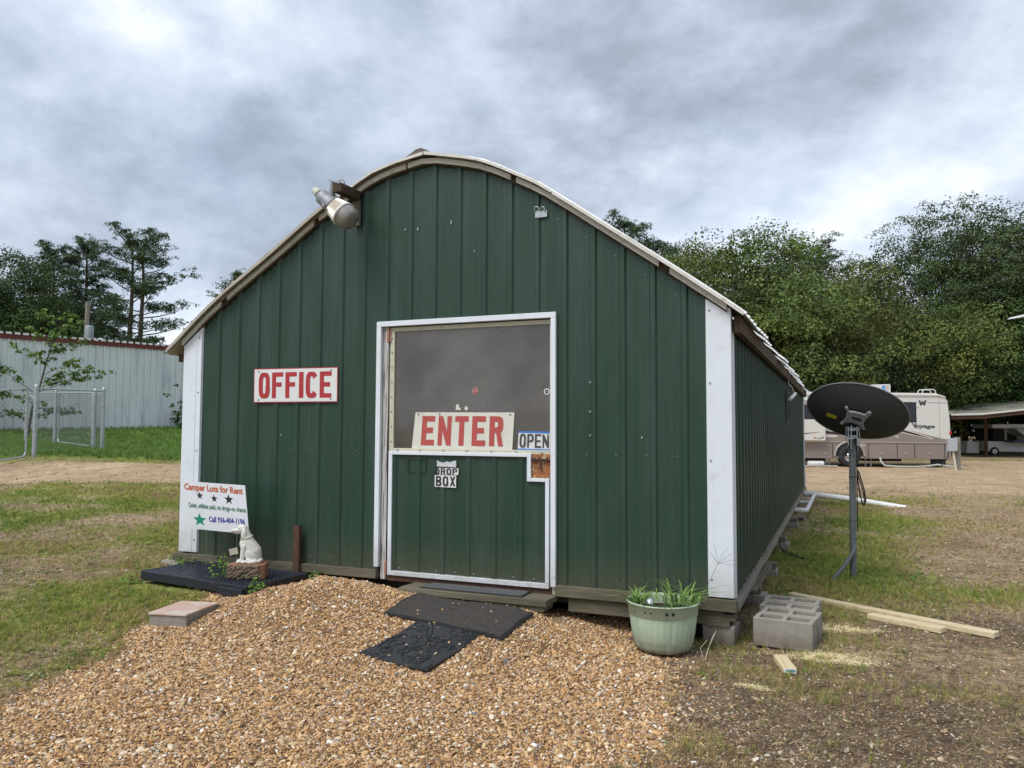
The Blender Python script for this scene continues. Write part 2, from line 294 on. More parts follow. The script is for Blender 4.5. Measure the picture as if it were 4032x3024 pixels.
def block_text(txt, q, u0, v0, u1, v1, m, parent, d=.003, s=.36, t=.17, gap=.17, lean=0, name='letter'):
    wds = [(.40 if c == 'I' else 1.0) for c in txt]; tot = sum(wds)+gap*(len(txt)-1); x = 0
    for c, w_ in zip(txt, wds):
        bb = B()
        for i, pl in enumerate(block_glyph(c, s, t)):
            ar = sum(pl[k][0]*pl[(k+1) % len(pl)][1]-pl[(k+1) % len(pl)][0]*pl[k][1] for k in range(len(pl)))
            if ar < 0: pl = pl[::-1]
            P = [((x+a_*w_)/tot, b_) for a_, b_ in pl]; bb.add([q(u0+(u1-u0)*a_+lean*(b_-.5), v0+(v1-v0)*b_, d+.00012*i) for a_, b_ in P], [tuple(range(len(P)))])
        bb.build(name, m, parent); x += w_+gap
def star(cu, cv, ru, rv): return [(cu+(ru if i % 2 == 0 else ru*.42)*math.sin(i*math.pi/5), cv+(rv if i % 2 == 0 else rv*.42)*math.cos(i*math.pi/5)) for i in range(10)]
def sstep(x, a, b): t = np.clip((x-a)/(b-a), 0, 1); return t*t*(3-2*t)
def vnoise(x, y, s, seed=0):
    r = np.random.RandomState(seed); T = r.rand(64, 64); X = x*s+100; Y = y*s+100; xi = np.floor(X).astype(int); yi = np.floor(Y).astype(int); fx = X-xi; fy = Y-yi
    fx = fx*fx*(3-2*fx); fy = fy*fy*(3-2*fy); g = lambda i, j: T[i % 64, j % 64]
    return (g(xi, yi)*(1-fx)+g(xi+1, yi)*fx)*(1-fy)+(g(xi, yi+1)*(1-fx)+g(xi+1, yi+1)*fx)*fy
def fbm(x, y, s, seed=0, o=3): return sum(vnoise(x, y, s*2**i, seed+i)*.5**i for i in range(o))/sum(.5**i for i in range(o))

# ------------------------------------------------------------------ terrain height
ANC = np.array([(-3.8, -.7, -.17), (-5.2, 0, -.15), (-3.7, .15, -.2), (0, .1, -.33), (-.4, -.4, -.33), (.4, -.3, -.31), (.5, 1, -.26), (1.6, .7, -.26), (.8, 2.5, -.25), (.1, 4, -.26), (.2, 7.4, -.27),
 (1.7, 11.5, -.3), (0, 12, -.3), (1.4, -1.6, -.34), (.7, -5.7, -.38), (-2.6, -3.4, -.37), (-3.8, -1.4, -.26), (-2, -1, -.33), (-6, -3, -.25), (-5.5, -1, -.2), (-10, -2, -.05), (-13.2, 3.8, .12), (-10.5, 5.4, .16),
 (-16.7, 6.1, .2), (-13.6, 8.5, .29), (-8, 3, -.02), (-17.0, 7.2, .47), (-17.7, 9.6, .5), (-21.8, 11.3, .61), (-23.5, 11.6, .65), (-28, 13.8, 1.03), (-26.7, 21.3, 1.12), (-29, 8, .98), (-50, 30, 1.05), (-50, 80, 1.0),
 (-15, 55, 0), (0, 40, -.3), (5.2, 33, -.47), (-.7, 31, -.45), (9, 49, -.4), (12, 30, -.45), (20, 10, -.4), (20, -20, -.4), (-20, -20, -.1), (60, 60, -.4), (-60, -40, .5), (0, 120, 0), (-12, 25, .1), (-5, 14, -.2), (3, 17, -.36)])
def _k(d2): return np.where(d2 > 1e-12, .5*d2*np.log(d2+1e-12), 0)
_x = ANC[:, :2]; _K = _k(((_x[:, None]-_x[None])**2).sum(-1)); _n_ = len(_x)
_A = np.zeros((_n_+3, _n_+3)); _A[:_n_, :_n_] = _K+np.eye(_n_)*.15; _A[:_n_, _n_] = 1; _A[:_n_, _n_+1:] = _x; _A[_n_, :_n_] = 1; _A[_n_+1:, :_n_] = _x.T
_wt = np.linalg.solve(_A, np.append(ANC[:, 2], [0, 0, 0]))
MPOLY = np.array([(-3.95, .35), (-3.85, -.4), (-3.95, -1.2), (-3.62, -2.0), (-3.5, -2.75), (-3.0, -4.6), (-.9, -4.6), (-.62, -3.2), (-.33, -2.35), (-.1, -1.65), (-.24, -1.05), (-.46, -.45), (-.72, .02), (-.9, .4)])
def mound_sd(x, y):
    P = MPOLY; inside = np.zeros(x.shape, bool); dm = np.full(x.shape, 1e9)
    for i in range(len(P)):
        x0, y0 = P[i]; x1, y1 = P[(i+1) % len(P)]
        c = ((y0 > y) != (y1 > y)) & (x < (x1-x0)*(y-y0)/(y1-y0+1e-12)+x0); inside ^= c
        t = np.clip(((x-x0)*(x1-x0)+(y-y0)*(y1-y0))/((x1-x0)**2+(y1-y0)**2), 0, 1); dm = np.minimum(dm, np.hypot(x-x0-t*(x1-x0), y-y0-t*(y1-y0)))
    return np.where(inside, dm, -dm)+(fbm(x, y, 3.1, 40)-.5)*.22
def base_h(x, y):
    x = np.asarray(x, float); y = np.asarray(y, float); r = np.hypot(x, y); s = np.where(r > 110, 110/np.maximum(r, 1), 1); xx = x*s; yy = y*s; z = np.zeros(x.shape)
    for i in range(_n_): z += _wt[i]*_k((xx-_x[i, 0])**2+(yy-_x[i, 1])**2)
    return z+_wt[_n_]+_wt[_n_+1]*xx+_wt[_n_+2]*yy
def GH(x, y):
    x = np.asarray(x, float); y = np.asarray(y, float); z = base_h(x, y)
    near = (np.abs(x+1.5) < 4) & (y < 1) & (y > -5)
    sd = np.where(near, mound_sd(x, y), -1)
    m = sstep(sd, -.08, .9); hgt = .04+.15*sstep(y, -1.6, -.3)
    ax = .55+.45*sstep(-x, .9, 1.5)
    z = z+m*hgt*ax*(1-.55*sstep(y, .1, .5))
    return z+(fbm(x, y, 1.3, 3)-.5)*.05+(fbm(x, y, 9, 8, 2)-.5)*.012*(np.hypot(x, y) < 12)
def gz(x, y): return float(GH(np.array([x]), np.array([y]))[0])
def zones(x, y):
    sd = mound_sd(x, y); grav = sstep(sd, -.10, .06)*((y < 1) & (x < .5))
    d = -.518*x+.855*y
    nz = fbm(x, y, .5, 21); nf = fbm(x, y, 1.6, 31)
    roadL = sstep(d+nz*1.2, 10.4, 11.1)*(1-sstep(d+nz*.8, 14.3, 15.1))*sstep(-x, 3, 6)
    roadR = sstep(d+(nz-.5)*5, 9.5, 14.0)*(1-sstep(d, 29.5, 32))*sstep(x, -6, -2)
    road = np.maximum(roadL, roadR)
    left = sstep(-x, 3.2, 4.2)
    lawn = sstep(d, 14.6, 15.2)*sstep(-x, 4, 8)
    gl = .60+1.9*(nz-.47)+1.5*(nf-.5)
    # right: green strip along shed side, patchy elsewhere
    strip = np.exp(-((x-.55-.05*y)/.75)**2)*sstep(y, 1.0, 2.5)
    gr = .16+1.0*strip*.8+1.7*(nz-.52)+1.2*(nf-.5)
    gfg = .06+1.9*(nf-.54)+1.2*(nz-.5)                                   # foreground right
    gr = gfg*(1-sstep(y, .9, 2.2))+gr*sstep(y, .9, 2.2)
    g = np.where(left > 0, gl*left+gr*(1-left), gr)
    g = g-.75*np.exp(-((x+4.1)/.9)**2-((y+2.6)/1.0)**2)+.35*np.exp(-((x+4.6)/1.6)**2-((y+.9)/.5)**2)
    g = np.clip(g, 0, 1); g = np.maximum(g*(1-road*.9), lawn)*(1-grav)
    soil = (1-sstep(y, .6, 2.6))*(1-left*.55)*(1-grav)*np.clip(.62+2.0*(fbm(x, y, 1.1, 55)-.5), 0, 1)
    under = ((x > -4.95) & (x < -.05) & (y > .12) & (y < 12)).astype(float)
    return grav, g, road, soil, lawn, under

# ground sheet, finest near the camera
def warp(c, n, k, mx):
    u = np.linspace(-1, 1, n); s = np.sinh(u*k)/np.sinh(k); return c+s*mx
gx = warp(-1.3, 420, 7.0, 900); gy = warp(-1.2, 420, 7.0, 900)
X, Y = np.meshgrid(gx, gy); Zg = GH(X, Y); Zn = Zg.copy()
me = bpy.data.meshes.new('ground'); nx, ny = len(gx), len(gy)
co = np.stack([X, Y, Zn], -1).reshape(-1, 3)
idx = np.arange(nx*ny).reshape(ny, nx); q = np.stack([idx[:-1, :-1], idx[:-1, 1:], idx[1:, 1:], idx[1:, :-1]], -1).reshape(-1, 4)
me.from_pydata(co.tolist(), [], q.tolist()); me.polygons.foreach_set('use_smooth', [True]*len(q))
zn = zones(X, Y)
ca = me.color_attributes.new('zone', 'FLOAT_COLOR', 'POINT'); arr = np.stack([zn[0].ravel(), zn[1].ravel(), zn[2].ravel(), np.ones(nx*ny)], -1).astype(np.float32); ca.data.foreach_set('color', arr.ravel())
cb = me.color_attributes.new('zone2', 'FLOAT_COLOR', 'POINT'); arr = np.stack([zn[3].ravel(), zn[4].ravel(), zn[5].ravel(), np.ones(nx*ny)], -1).astype(np.float32); cb.data.foreach_set('color', arr.ravel())
gm = bpy.data.materials.new('yard_ground'); gm.use_nodes = True; nt = gm.node_tree; N = nt.nodes; L = nt.links; bs = N['Principled BSDF']; bs.inputs['Roughness'].default_value = .95; bs.inputs['Specular IOR Level'].default_value = .15
geo = N.new('ShaderNodeNewGeometry')
def gn(scale, det=6, rough=.65, dist=0):
    n = N.new('ShaderNodeTexNoise'); n.inputs['Scale'].default_value = scale; n.inputs['Detail'].default_value = det; n.inputs['Roughness'].default_value = rough; n.inputs['Distortion'].default_value = dist; L.new(geo.outputs['Position'], n.inputs[0]); return n.outputs[0]
def ramp(fac, stops):
    r = N.new('ShaderNodeValToRGB'); L.new(fac, r.inputs[0]); el = r.color_ramp.elements; el[0].position = stops[0][0]; el[0].color = stops[0][1]+(1,); el[1].position = stops[-1][0]; el[1].color = stops[-1][1]+(1,)
    for p, c in stops[1:-1]: x = el.new(p); x.color = c+(1,)
    return r.outputs[0]
def gmix(f, a, b):
    x = N.new('ShaderNodeMix'); x.data_type = 'RGBA'; L.new(f, x.inputs[0]); L.new(a, x.inputs[6]); L.new(b, x.inputs[7]); return x.outputs[2]
def thr(m_, nz, k=.5, sh=.12):
    a_ = N.new('ShaderNodeMath'); a_.operation = 'MULTIPLY_ADD'; L.new(nz, a_.inputs[0]); a_.inputs[1].default_value = k; L.new(m_, a_.inputs[2])
    r = N.new('ShaderNodeMapRange'); r.inputs['From Min'].default_value = .5+k/2-sh; r.inputs['From Max'].default_value = .5+k/2+sh; L.new(a_.outputs[0], r.inputs[0]); return r.outputs[0]
z1 = N.new('ShaderNodeAttribute'); z1.attribute_name = 'zone'; z2 = N.new('ShaderNodeAttribute'); z2.attribute_name = 'zone2'
s1 = N.new('ShaderNodeSeparateColor'); L.new(z1.outputs['Color'], s1.inputs[0]); s2 = N.new('ShaderNodeSeparateColor'); L.new(z2.outputs['Color'], s2.inputs[0])
straw = ramp(gn(38, 8, .75), [(.30, (.11, .080, .045)), (.45, (.25, .18, .105)), (.55, (.38, .285, .175)), (.70, (.60, .49, .34))])
road = ramp(gn(30, 8, .8), [(.30, (.16, .11, .06)), (.45, (.33, .23, .14)), (.56, (.48, .36, .23)), (.70, (.66, .54, .38))])
green = ramp(gn(22, 8, .75), [(.28, (.07, .08, .025)), (.45, (.16, .18, .04)), (.58, (.26, .27, .07)), (.75, (.42, .37, .16))])
soilc = ramp(gn(60, 9, .8), [(.30, (.04, .03, .02)), (.44, (.12, .085, .055)), (.55, (.25, .18, .115)), (.68, (.55, .44, .30))])
gravc = ramp(gn(50, 6, .7), [(.30, (.08, .045, .02)), (.5, (.20, .12, .06)), (.7, (.35, .23, .13))])
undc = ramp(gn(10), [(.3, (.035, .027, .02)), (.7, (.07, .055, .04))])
lawnc = ramp(gn(12, 8, .7), [(.30, (.08, .13, .025)), (.5, (.14, .21, .04)), (.72, (.24, .30, .07))])
c = gmix(thr(s2.outputs[0], gn(4, 7, .7), .9, .22), straw, soilc)
c = gmix(thr(s1.outputs[1], gn(7, 8, .75), .9, .22), c, green)
c = gmix(thr(s1.outputs[2], gn(3, 8, .75), .7, .22), c, road)
c = gmix(thr(s2.outputs[1], gn(3, 6, .7), .3, .2), c, lawnc)
def gmul(c_, sc_, lo, hi, a_=.3, b_=.7):
    r = N.new('ShaderNodeMapRange'); r.inputs['From Min'].default_value = a_; r.inputs['From Max'].default_value = b_; r.inputs['To Min'].default_value = lo; r.inputs['To Max'].default_value = hi; L.new(gn(sc_, 6, .65, .4), r.inputs[0]); k_ = N.new('ShaderNodeCombineColor')
    for i in range(3): L.new(r.outputs[0], k_.inputs[i])
    x = N.new('ShaderNodeMix'); x.data_type = 'RGBA'; x.blend_type = 'MULTIPLY'; x.inputs[0].default_value = 1; L.new(c_, x.inputs[6]); L.new(k_.outputs[0], x.inputs[7]); return x.outputs[2]
c = gmul(c, .9, .72, 1.25); c = gmul(c, 4.5, .70, 1.28); c = gmul(c, 14, .74, 1.24)
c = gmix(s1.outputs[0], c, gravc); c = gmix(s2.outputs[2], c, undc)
L.new(c, bs.inputs['Base Color'])
bp = N.new('ShaderNodeBump'); bp.inputs['Strength'].default_value = .9; bp.inputs['Distance'].default_value = .02; L.new(gn(45, 8, .75), bp.inputs['Height']); L.new(bp.outputs[0], bs.inputs['Normal'])
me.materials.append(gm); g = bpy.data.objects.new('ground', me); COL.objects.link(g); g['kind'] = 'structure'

# ------------------------------------------------------------------ green shed
shed = thing('green_shed', 'dark green ribbed metal office shed with arched roof and white corners, raised on blocks', 'shed')
PROF = [(-5.24, 1.87), (-5.10, 1.98), (-4.75, 2.26), (-4.43, 2.475), (-4.11, 2.67), (-3.81, 2.86), (-3.46, 3.09), (-3.22, 3.20), (-3.08, 3.275), (-2.94, 3.345), (-2.71, 3.405), (-2.51, 3.435), (-2.42, 3.45), (-2.23, 3.41), (-2.02, 3.36), (-1.89, 3.32), (-1.75, 3.255), (-1.41, 3.075), (-1.15, 2.895), (-.89, 2.71), (-.65, 2.54), (-.41, 2.37), (-.21, 2.225), (.02, 2.055), (.13, 1.97)]
PX = [p[0] for p in PROF]; PZ = [p[1] for p in PROF]
def rz_(x): return float(np.interp(x, PX, PZ))
def ribprof(c0, c1, ribs, big=.0155):
    pts = []
    for c in ribs:
        for dx, h in ((-.032, 0), (-.022, big), (.012, big), (.026, 0), (.075, 0), (.080, .0016), (.094, .0016), (.099, 0), (.130, 0), (.135, .0016), (.149, .0016), (.154, 0)): pts.append((c+dx, h))
    pts = [(a_, h) for a_, h in pts if c0 < a_ < c1]; return [(c0, pts[0][1] if pts else 0)]+pts+[(c1, pts[-1][1] if pts else 0)]
RIBX = [-.300-.2286*k for k in range(0, 21)]; RIBX = sorted(RIBX)
edges = [-4.84]; 
for k in range(1, 6): edges.append(-4.84+.0+ (RIBX[0]+.6858*k+.03-(-4.84)) if False else RIBX[0]+.9144*k-.035)
edges = [x_ for x_ in edges if x_ < -.3]+[-.15]
for i in range(len(edges)-1):
    a_, b_ = edges[i], edges[i+1]; pr = ribprof(a_, b_, [r for r in RIBX if a_-.2 < r < b_+.05])
    extra = [x_ for x_ in (-2.87, -1.305) if a_ < x_ < b_]
    for x_ in extra: pr.append((x_, float(np.interp(x_, [p[0] for p in pr], [p[1] for p in pr]))))
    # subdivide so that the top follows the arch
    pr = sorted(set(pr)); bb = B()
    for (xa, ha), (xb, hb) in zip(pr[:-1], pr[1:]):
        if xb-xa < 1e-5: continue
        zb = 2.04 if (-2.87-1e-4 <= xa and xb <= -1.305+1e-4) else -.01+.0*xa
        lap = .0012*i
        bb.add([(xa, -ha-lap, zb), (xb, -hb-lap, zb), (xb, -hb-lap, rz_(xb)-.045), (xa, -ha-lap, rz_(xa)-.045)], [(0, 1, 2, 3)])
        bb.add([(xa, -ha-lap+.003, zb), (xb, -hb-lap+.003, zb), (xb, -hb-lap+.003, rz_(xb)-.045), (xa, -ha-lap+.003, rz_(xa)-.045)], [(3, 2, 1, 0)])
    bb.build('wall_panel', GREEN, shed)
# side wall x=0 (faces +x)
SY = [.02+.9144*k for k in range(14)]; SY[-1] = 12.0
for i in range(len(SY)-1):
    a_, b_ = SY[i], SY[i+1]; pr = ribprof(a_, b_, [.1+.2286*k for k in range(60) if a_-.2 < .1+.2286*k < b_+.05], .02); bb = B()
    for (ya, ha), (yb, hb) in zip(pr[:-1], pr[1:]):
        l_ = .001*(i % 3)
        bb.add([(ha+l_, ya, -.03), (hb+l_, yb, -.03), (hb+l_, yb, 1.955), (ha+l_, ya, 1.955)], [(0, 1, 2, 3)])
    bb.build('wall_panel', GREEN, shed)
B().box((-5.04, .02, -.02), (-5.02, 12, 1.93)).build('side_wall', GREEN, shed)
bb = B(); bb.prism([(-5.02, -.02)]+[(x_, z_-.05) for x_, z_ in PROF if -5.02 < x_ < 0]+[(0, -.02)], lambda a_, b_, d: (a_, d, b_), 11.97, 12.0); bb.build('rear_wall', GREEN, shed)
B().box((-5.0, .06, -.08), (-.02, 11.96, -.045)).build('floor', INT, shed)
B().box((-4.95, 1.7, -.04), (-.03, 1.74, 1.95)).build('inner_wall', INT, shed)
bb = B(); _lp = [(x_, z_-.085) for x_, z_ in PROF if -5.0 < x_ < 0]
for (xa, za), (xb, zb) in zip(_lp[:-1], _lp[1:]): bb.add([(xa, .02, za), (xb, .02, zb), (xb, 11.95, zb), (xa, 11.95, za)], [(0, 1, 2, 3)])
bb.build('light_leak_liner', INT, shed)  # added under the roof to stop light leaking between the sheets
for x0, x1, z0, z1 in ((-3.65, -3.40, 1.54, 1.76), (-3.06, -2.68, 1.38, 1.66)):
    bb = B(); bb.box((x0, 1.685, z0), (x1, 1.699, z0+.010)).box((x0, 1.685, z1-.010), (x1, 1.699, z1)).box((x0, 1.685, z0+.01), (x0+.010, 1.699, z1-.01)).box((x1-.010, 1.685, z0+.01), (x1, 1.699, z1-.01)); bb.build('wall_frame', PVC, shed)
# corner trims
bb = B()
for xa, xb, ya in ((-.155, -.148, -.004), (-.148, -.105, -.024), (-.105, -.098, -.028), (-.098, .024, -.028)):
    bb.add([(xa, ya if xa > -.15 else -.004, .0), (xb, -.028 if xb > -.1 else -.024, .0), (xb, -.028 if xb > -.1 else -.024, rz_(xb)-.03), (xa, ya if xa > -.15 else -.004, rz_(xa)-.03)], [(0, 1, 2, 3)])
bb.add([(.024, -.028, 0), (.026, .15, -.03), (.026, .15, 1.93), (.024, -.028, rz_(.024)-.03)], [(0, 1, 2, 3)]); bb.build('corner_trim', WHITE, shed)
bb = B()
for xa, xb, ya, yb in ((-5.055, -4.90, -.028, -.028), (-4.90, -4.893, -.028, -.023), (-4.893, -4.842, -.023, -.023), (-4.842, -4.835, -.023, -.002)):
    bb.add([(xa, ya, .005), (xb, yb, .005), (xb, yb, rz_(xb)-.03), (xa, ya, rz_(xa)-.03)], [(0, 1, 2, 3)])
bb.add([(-5.055, .15, .0), (-5.055, -.028, .005), (-5.055, -.028, rz_(-5.055)-.03), (-5.055, .15, 1.95)], [(0, 1, 2, 3)]); bb.build('corner_trim', WHITE, shed)
B().box((.0, 11.9, -.03), (.035, 12.03, 1.93)).build('corner_trim', WHITE, shed)
# screws (tiny): joined
bb = B()
def screw(x, y, z, ax=1, r=.006):
    n = 6
    if ax == 1: p0, p1 = (x, y, z), (x, y-.008, z)
    else: p0, p1 = (x, y, z), (x+.008, y, z)
    bb.tube([p0, p1], r, n, smooth=False)
for x_ in RIBX:
    for z_ in (.05, .975):
        if -4.8 < x_ < -2.92 or -1.26 < x_ < -.2: screw(x_-.06, -.001, z_)
    if -4.8 < x_ < -.2: screw(x_-.06, -.001, rz_(x_)-.14)
for z_ in (.12, .95, 1.5, 2.02): screw(-.125, -.024, z_); screw(-4.87, -.023, z_)
for z_ in (1.52, 1.30, 1.12): screw(-1.01, -.02, z_, 1, .010)
for k in range(12): screw(.02, .5+k*.95, .95, 0); screw(.02, .5+k*.95, .06, 0)
o = bb.build('screws', GALVM, shed); o['kind'] = 'stuff'
# sills
B().box((-5.12, -.045, -.085), (-2.87, .05, -.012)).build('sill_beam', WOODG, shed, bevel=.004)
B().box((-1.285, -.045, -.095), (.04, .05, -.012)).build('sill_beam', WOODG, shed, bevel=.004)
bb = B(); bb.box((.0, .05, -.105), (.050, 12.1, -.035)); bb.build('sill_beam', WOODGY, shed, bevel=.005)
B().box((-1.19, -.01, -.205), (-.55, .04, -.105)).build('skid_beam', WOODG, shed, bevel=.004)
B().box((-.50, -.005, -.20), (-.055, .045, -.105)).build('skid_beam', WOODG, shed, bevel=.004)
B().box((-4.9, .25, -.20), (-.1, .35, -.115)).build('skid_beam', WOODG, shed)
B().bar((.055, .90, -.125), (.100, 2.0, -.085), .05, .030).build('loose_board', WOODG, shed, bevel=.004)
# roof sheets (ribs run up the slope)
rng = random.Random(4)
def roof_side(pts, right):
    y = -.10; i = 0
    while y < 12.15:
        y1 = min(y+.9144, 12.2); pr = ribprof(y, y1, [y+.05+.2286*k for k in range(4)], .019)
        sag = rng.uniform(-.022, .022) if i else 0; ext = rng.uniform(-.05, .05) if i else 0; bb = B(); cols = []
        for (yy, h) in pr:
            row = []; tw = (yy-y)/.9144-.5
            for j, (x_, z_) in enumerate(pts):
                x2, z2 = pts[min(j+1, len(pts)-1)]; x0, z0 = pts[max(j-1, 0)]; nn = Vector((-(z2-z0), 0, x2-x0)).normalized()
                if nn.z < 0: nn = -nn
                t = (j/(len(pts)-1)) if right else 1-j/(len(pts)-1)
                xe, ze = x_, z_
                if (right and j == len(pts)-1) or (not right and j == 0):
                    s_ = 1 if right else -1; xe += s_*ext*.8; ze -= ext*.6
                row.append((xe+nn.x*h, yy, ze+nn.z*h+sag*t*t+tw*.022*t*t*(1 if i else 0)+.0015*(i % 2)))
            cols.append(row)
        n = len(pts)
        for th in (0, -.004):
            vs = [(p[0], p[1], p[2]+th) for r in cols for p in r]; bb.add(vs, [(a2*n+b2, (a2+1)*n+b2, (a2+1)*n+b2+1, a2*n+b2+1) for a2 in range(len(cols)-1) for b2 in range(n-1)])
        bb.build('roof_sheet', ROOFM if not right else ROOFW, shed); y += .9144; i += 1
roof_side(PROF[:13], False); roof_side(PROF[12:], True)
bb = B(); cap = [(-2.62, 3.43), (-2.56, 3.455), (-2.50, 3.49), (-2.45, 3.498), (-2.40, 3.475), (-2.33, 3.435)]
bb.prism(cap, lambda a_, b_, d: (a_, d, b_), -.10, 12.2); bb.build('ridge_cap', mat('dark_ridge', (.11, .085, .075), .7, var=.3, vs=10), shed)
# rake flashing at the roof's front edge, wavy
def strip(x0, x1, dz0, dz1, y0, y1, name, m, step=.12, wob=0):
    n = max(2, int(abs(x1-x0)/step)+1); vs = []; 
    for k in range(n):
        x_ = x0+(x1-x0)*k/(n-1); wv = wob*math.sin(x_*7.3)+wob*.7*math.sin(x_*17)
        vs += [(x_, y0+wv, rz_(x_)+dz0), (x_, y0+wv, rz_(x_)+dz1+wv), (x_, y1, rz_(x_)+dz1+wv), (x_, y1, rz_(x_)+dz0)]
    bb = B(); bb.add(vs, [(k*4+j, k*4+(j+1) % 4, k*4+4+(j+1) % 4, k*4+4+j) for k in range(n-1) for j in range(4)]+[(3, 2, 1, 0), (n*4-4, n*4-3, n*4-2, n*4-1)])
    return bb.build(name, m, shed)
strip(-5.2, -3.42, -.022, .012, -.112, -.10, 'rake_flashing', ROOFM, wob=.003); strip(-3.41, -2.43, -.014, .009, -.112, -.10, 'rake_flashing', WTRIM, wob=.003)
strip(-2.42, -1.30, -.014, .010, -.112, -.10, 'rake_flashing', WTRIM, wob=.003); strip(-1.29, .12, -.018, .011, -.112, -.10, 'rake_flashing', WTRIM, wob=.0025)
for x0, x1 in ((-5.06, -4.60), (-4.52, -3.56), (-3.50, -2.62), (-2.60, -1.66), (-1.61, -.48), (-.40, .0)):
    strip(x0, x1, -.062, -.018, -.055, -.034, 'fascia_board', WTRIM)
strip(-5.05, 0, -.075, -.012, -.030, -.012, 'fascia_backing', WOODD)
B().box((.04, .02, 1.86), (.085, 12.05, 1.975)).build('eave_board', WOODD, shed)
B().box((-5.17, .02, 1.80), (-5.07, 12.05, 1.87)).build('eave_board', WOODD, shed)
# window slot in side wall
wd = B().box((.012, 6.1, 1.31), (.024, 6.75, 1.68)).build('side_window', DARK, shed)
bb = B(); bb.box((.005, 6.05, 1.27), (.034, 6.1, 1.72)).box((.005, 6.75, 1.27), (.034, 6.8, 1.72)).box((.005, 6.1, 1.68), (.034, 6.75, 1.72)).box((.005, 6.1, 1.27), (.034, 6.75, 1.31)); bb.build('window_frame', BLACK, wd)
# door frame
fr = B().box((-2.85, .0, -.09), (-2.80, .09, 2.03)).build('door_jamb', JAMB, shed)
B().box((-1.335+.015, .0, -.09), (-1.300, .09, 2.03)).build('door_jamb', CREAM, shed)
B().box((-2.80, .0, 2.028), (-1.32, .09, 2.06)).build('door_head', WOODD, shed)
def ftrim(x0, x1, z0, z1, m=WHITE, y=-.036, par=None, name='frame_trim', yb=.0): return B().box((x0, y, z0), (x1, yb, z1)).build(name, m, par or shed, bevel=.003)
ftrim(-2.897, -2.853, .012, 2.027); ftrim(-1.325, -1.284, -.03, 2.027); ftrim(-2.897, -1.284, 2.0275, 2.071)
# door leaf
door = B().box((-2.785, .004, .95), (-2.742, .045, 2.020)).box((-1.345, .004, .95), (-1.325, .045, 2.020)).box((-2.742, .004, 1.985), (-1.345, .045, 2.020)).box((-2.742, .004, .95), (-1.345, .045, 1.002)).build('door', CREAM, shed, bevel=.003)
door['label'] = 'half glazed door with dusty pane above and green ribbed panel below'
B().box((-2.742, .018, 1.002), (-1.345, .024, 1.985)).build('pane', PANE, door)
bb = B(); pr = ribprof(-2.75, -1.34, [-2.72+.2286*k for k in range(7)], .012)
for (xa, ha), (xb, hb) in zip(pr[:-1], pr[1:]):
    m_ = (xa+xb)/2; zt = .955 if m_ < -1.51 else .775
    bb.add([(xa, -ha+.0, -.04), (xb, -hb+.0, -.04), (xb, -hb+.0, zt), (xa, -ha+.0, zt)], [(0, 1, 2, 3)])
bb.build('lower_panel', GREEN, door)
bb = B()
for x0, x1, z0, z1 in ((-2.60, -2.42, .915, .925), (-2.60, -2.42, .805, .815), (-2.60, -2.59, .815, .915), (-2.43, -2.42, .815, .915)): bb.box((x0, -.0135, z0), (x1, -.0125, z1))
bb.build('sticker_residue', mat('dark_residue', (.02, .03, .025), .8, var=.5, vs=60), door)
def dt(x0, x1, z0, z1): B().box((x0, -.026, z0), (x1, .003, z1)).build('door_trim', WHITE, door, bevel=.003)
dt(-2.770, -2.735, -.010, .948); dt(-2.770, -1.523, .9485, .976); dt(-1.5225, -1.490, .760, .976); dt(-1.4895, -1.372, .760, .787); dt(-1.3715, -1.340, -.010, .787); dt(-2.770, -1.340, -.048, -.0105)
B().box((-2.785, -.005, -.095), (-1.325, .04, -.0485)).build('bottom_rail', RUSTD, door)
lp = B().box((-1.489, -.008, .7875), (-1.327, .004, .972)).build('latch_plate', RUST, door)
lp['label'] = 'rusty square latch plate'
bb = B(); bb.tube([(-1.475, -.022, .93), (-1.335, -.022, .93)], .009, 8); bb.tube([(-1.41, -.022, .925), (-1.41, -.03, .86)], .008, 8)
for x_ in (-1.46, -1.42, -1.36): bb.box((x_-.006, -.03, .915), (x_+.006, -.006, .945))
bb.ell((-1.475, -.022, .93), (.014, .012, .012)); bb.build('bolt', RUSTD, lp)
for z0 in (1.90, -.05):
    bb = B()
    for k in range(5): bb.tube([(-2.793, -.012, z0+k*.022), (-2.793, -.012, z0+.019+k*.022)], .009, 8)
    bb.box((-2.815, -.004, z0), (-2.772, .002, z0+.108)); bb.build('hinge', mat('rusty_hinge', (.42, .22, .15), .7, var=.3, vs=60), door)
bb = B()
for k in range(8): screw(-2.68+k*.185, .003, 2.002); 
for k in range(7): screw(-2.70+k*.215, .003, .985, 1, .009)
for k in range(8): screw(-2.765, .003, 1.06+k*.125, 1, .006); screw(-1.335, .003, 1.06+k*.125, 1, .006)
for k in range(8): screw(-2.66+k*.17, -.001, .015)
o = bb.build('screws', GALV, door); o['kind'] = 'stuff'
# small bracket left on the facade
br = thing('mounting_bracket', 'small broken silver mounting bracket screwed high on the green wall right of centre', 'bracket', (-1.41, 0, 2.85))
B().box((-.05, -.024, -.025), (.05, -.02, .03)).build('plate', GALV, br)
bb = B(); bb.tube([(-.05, -.03, .03), (-.045, -.04, .06), (-.02, -.04, .055), (-.01, -.03, .03)], .006, 6).tube([(.0, -.03, .03), (.01, -.04, .055), (.03, -.04, .05), (.035, -.03, .02)], .006, 6); bb.build('clip', GALV, br)

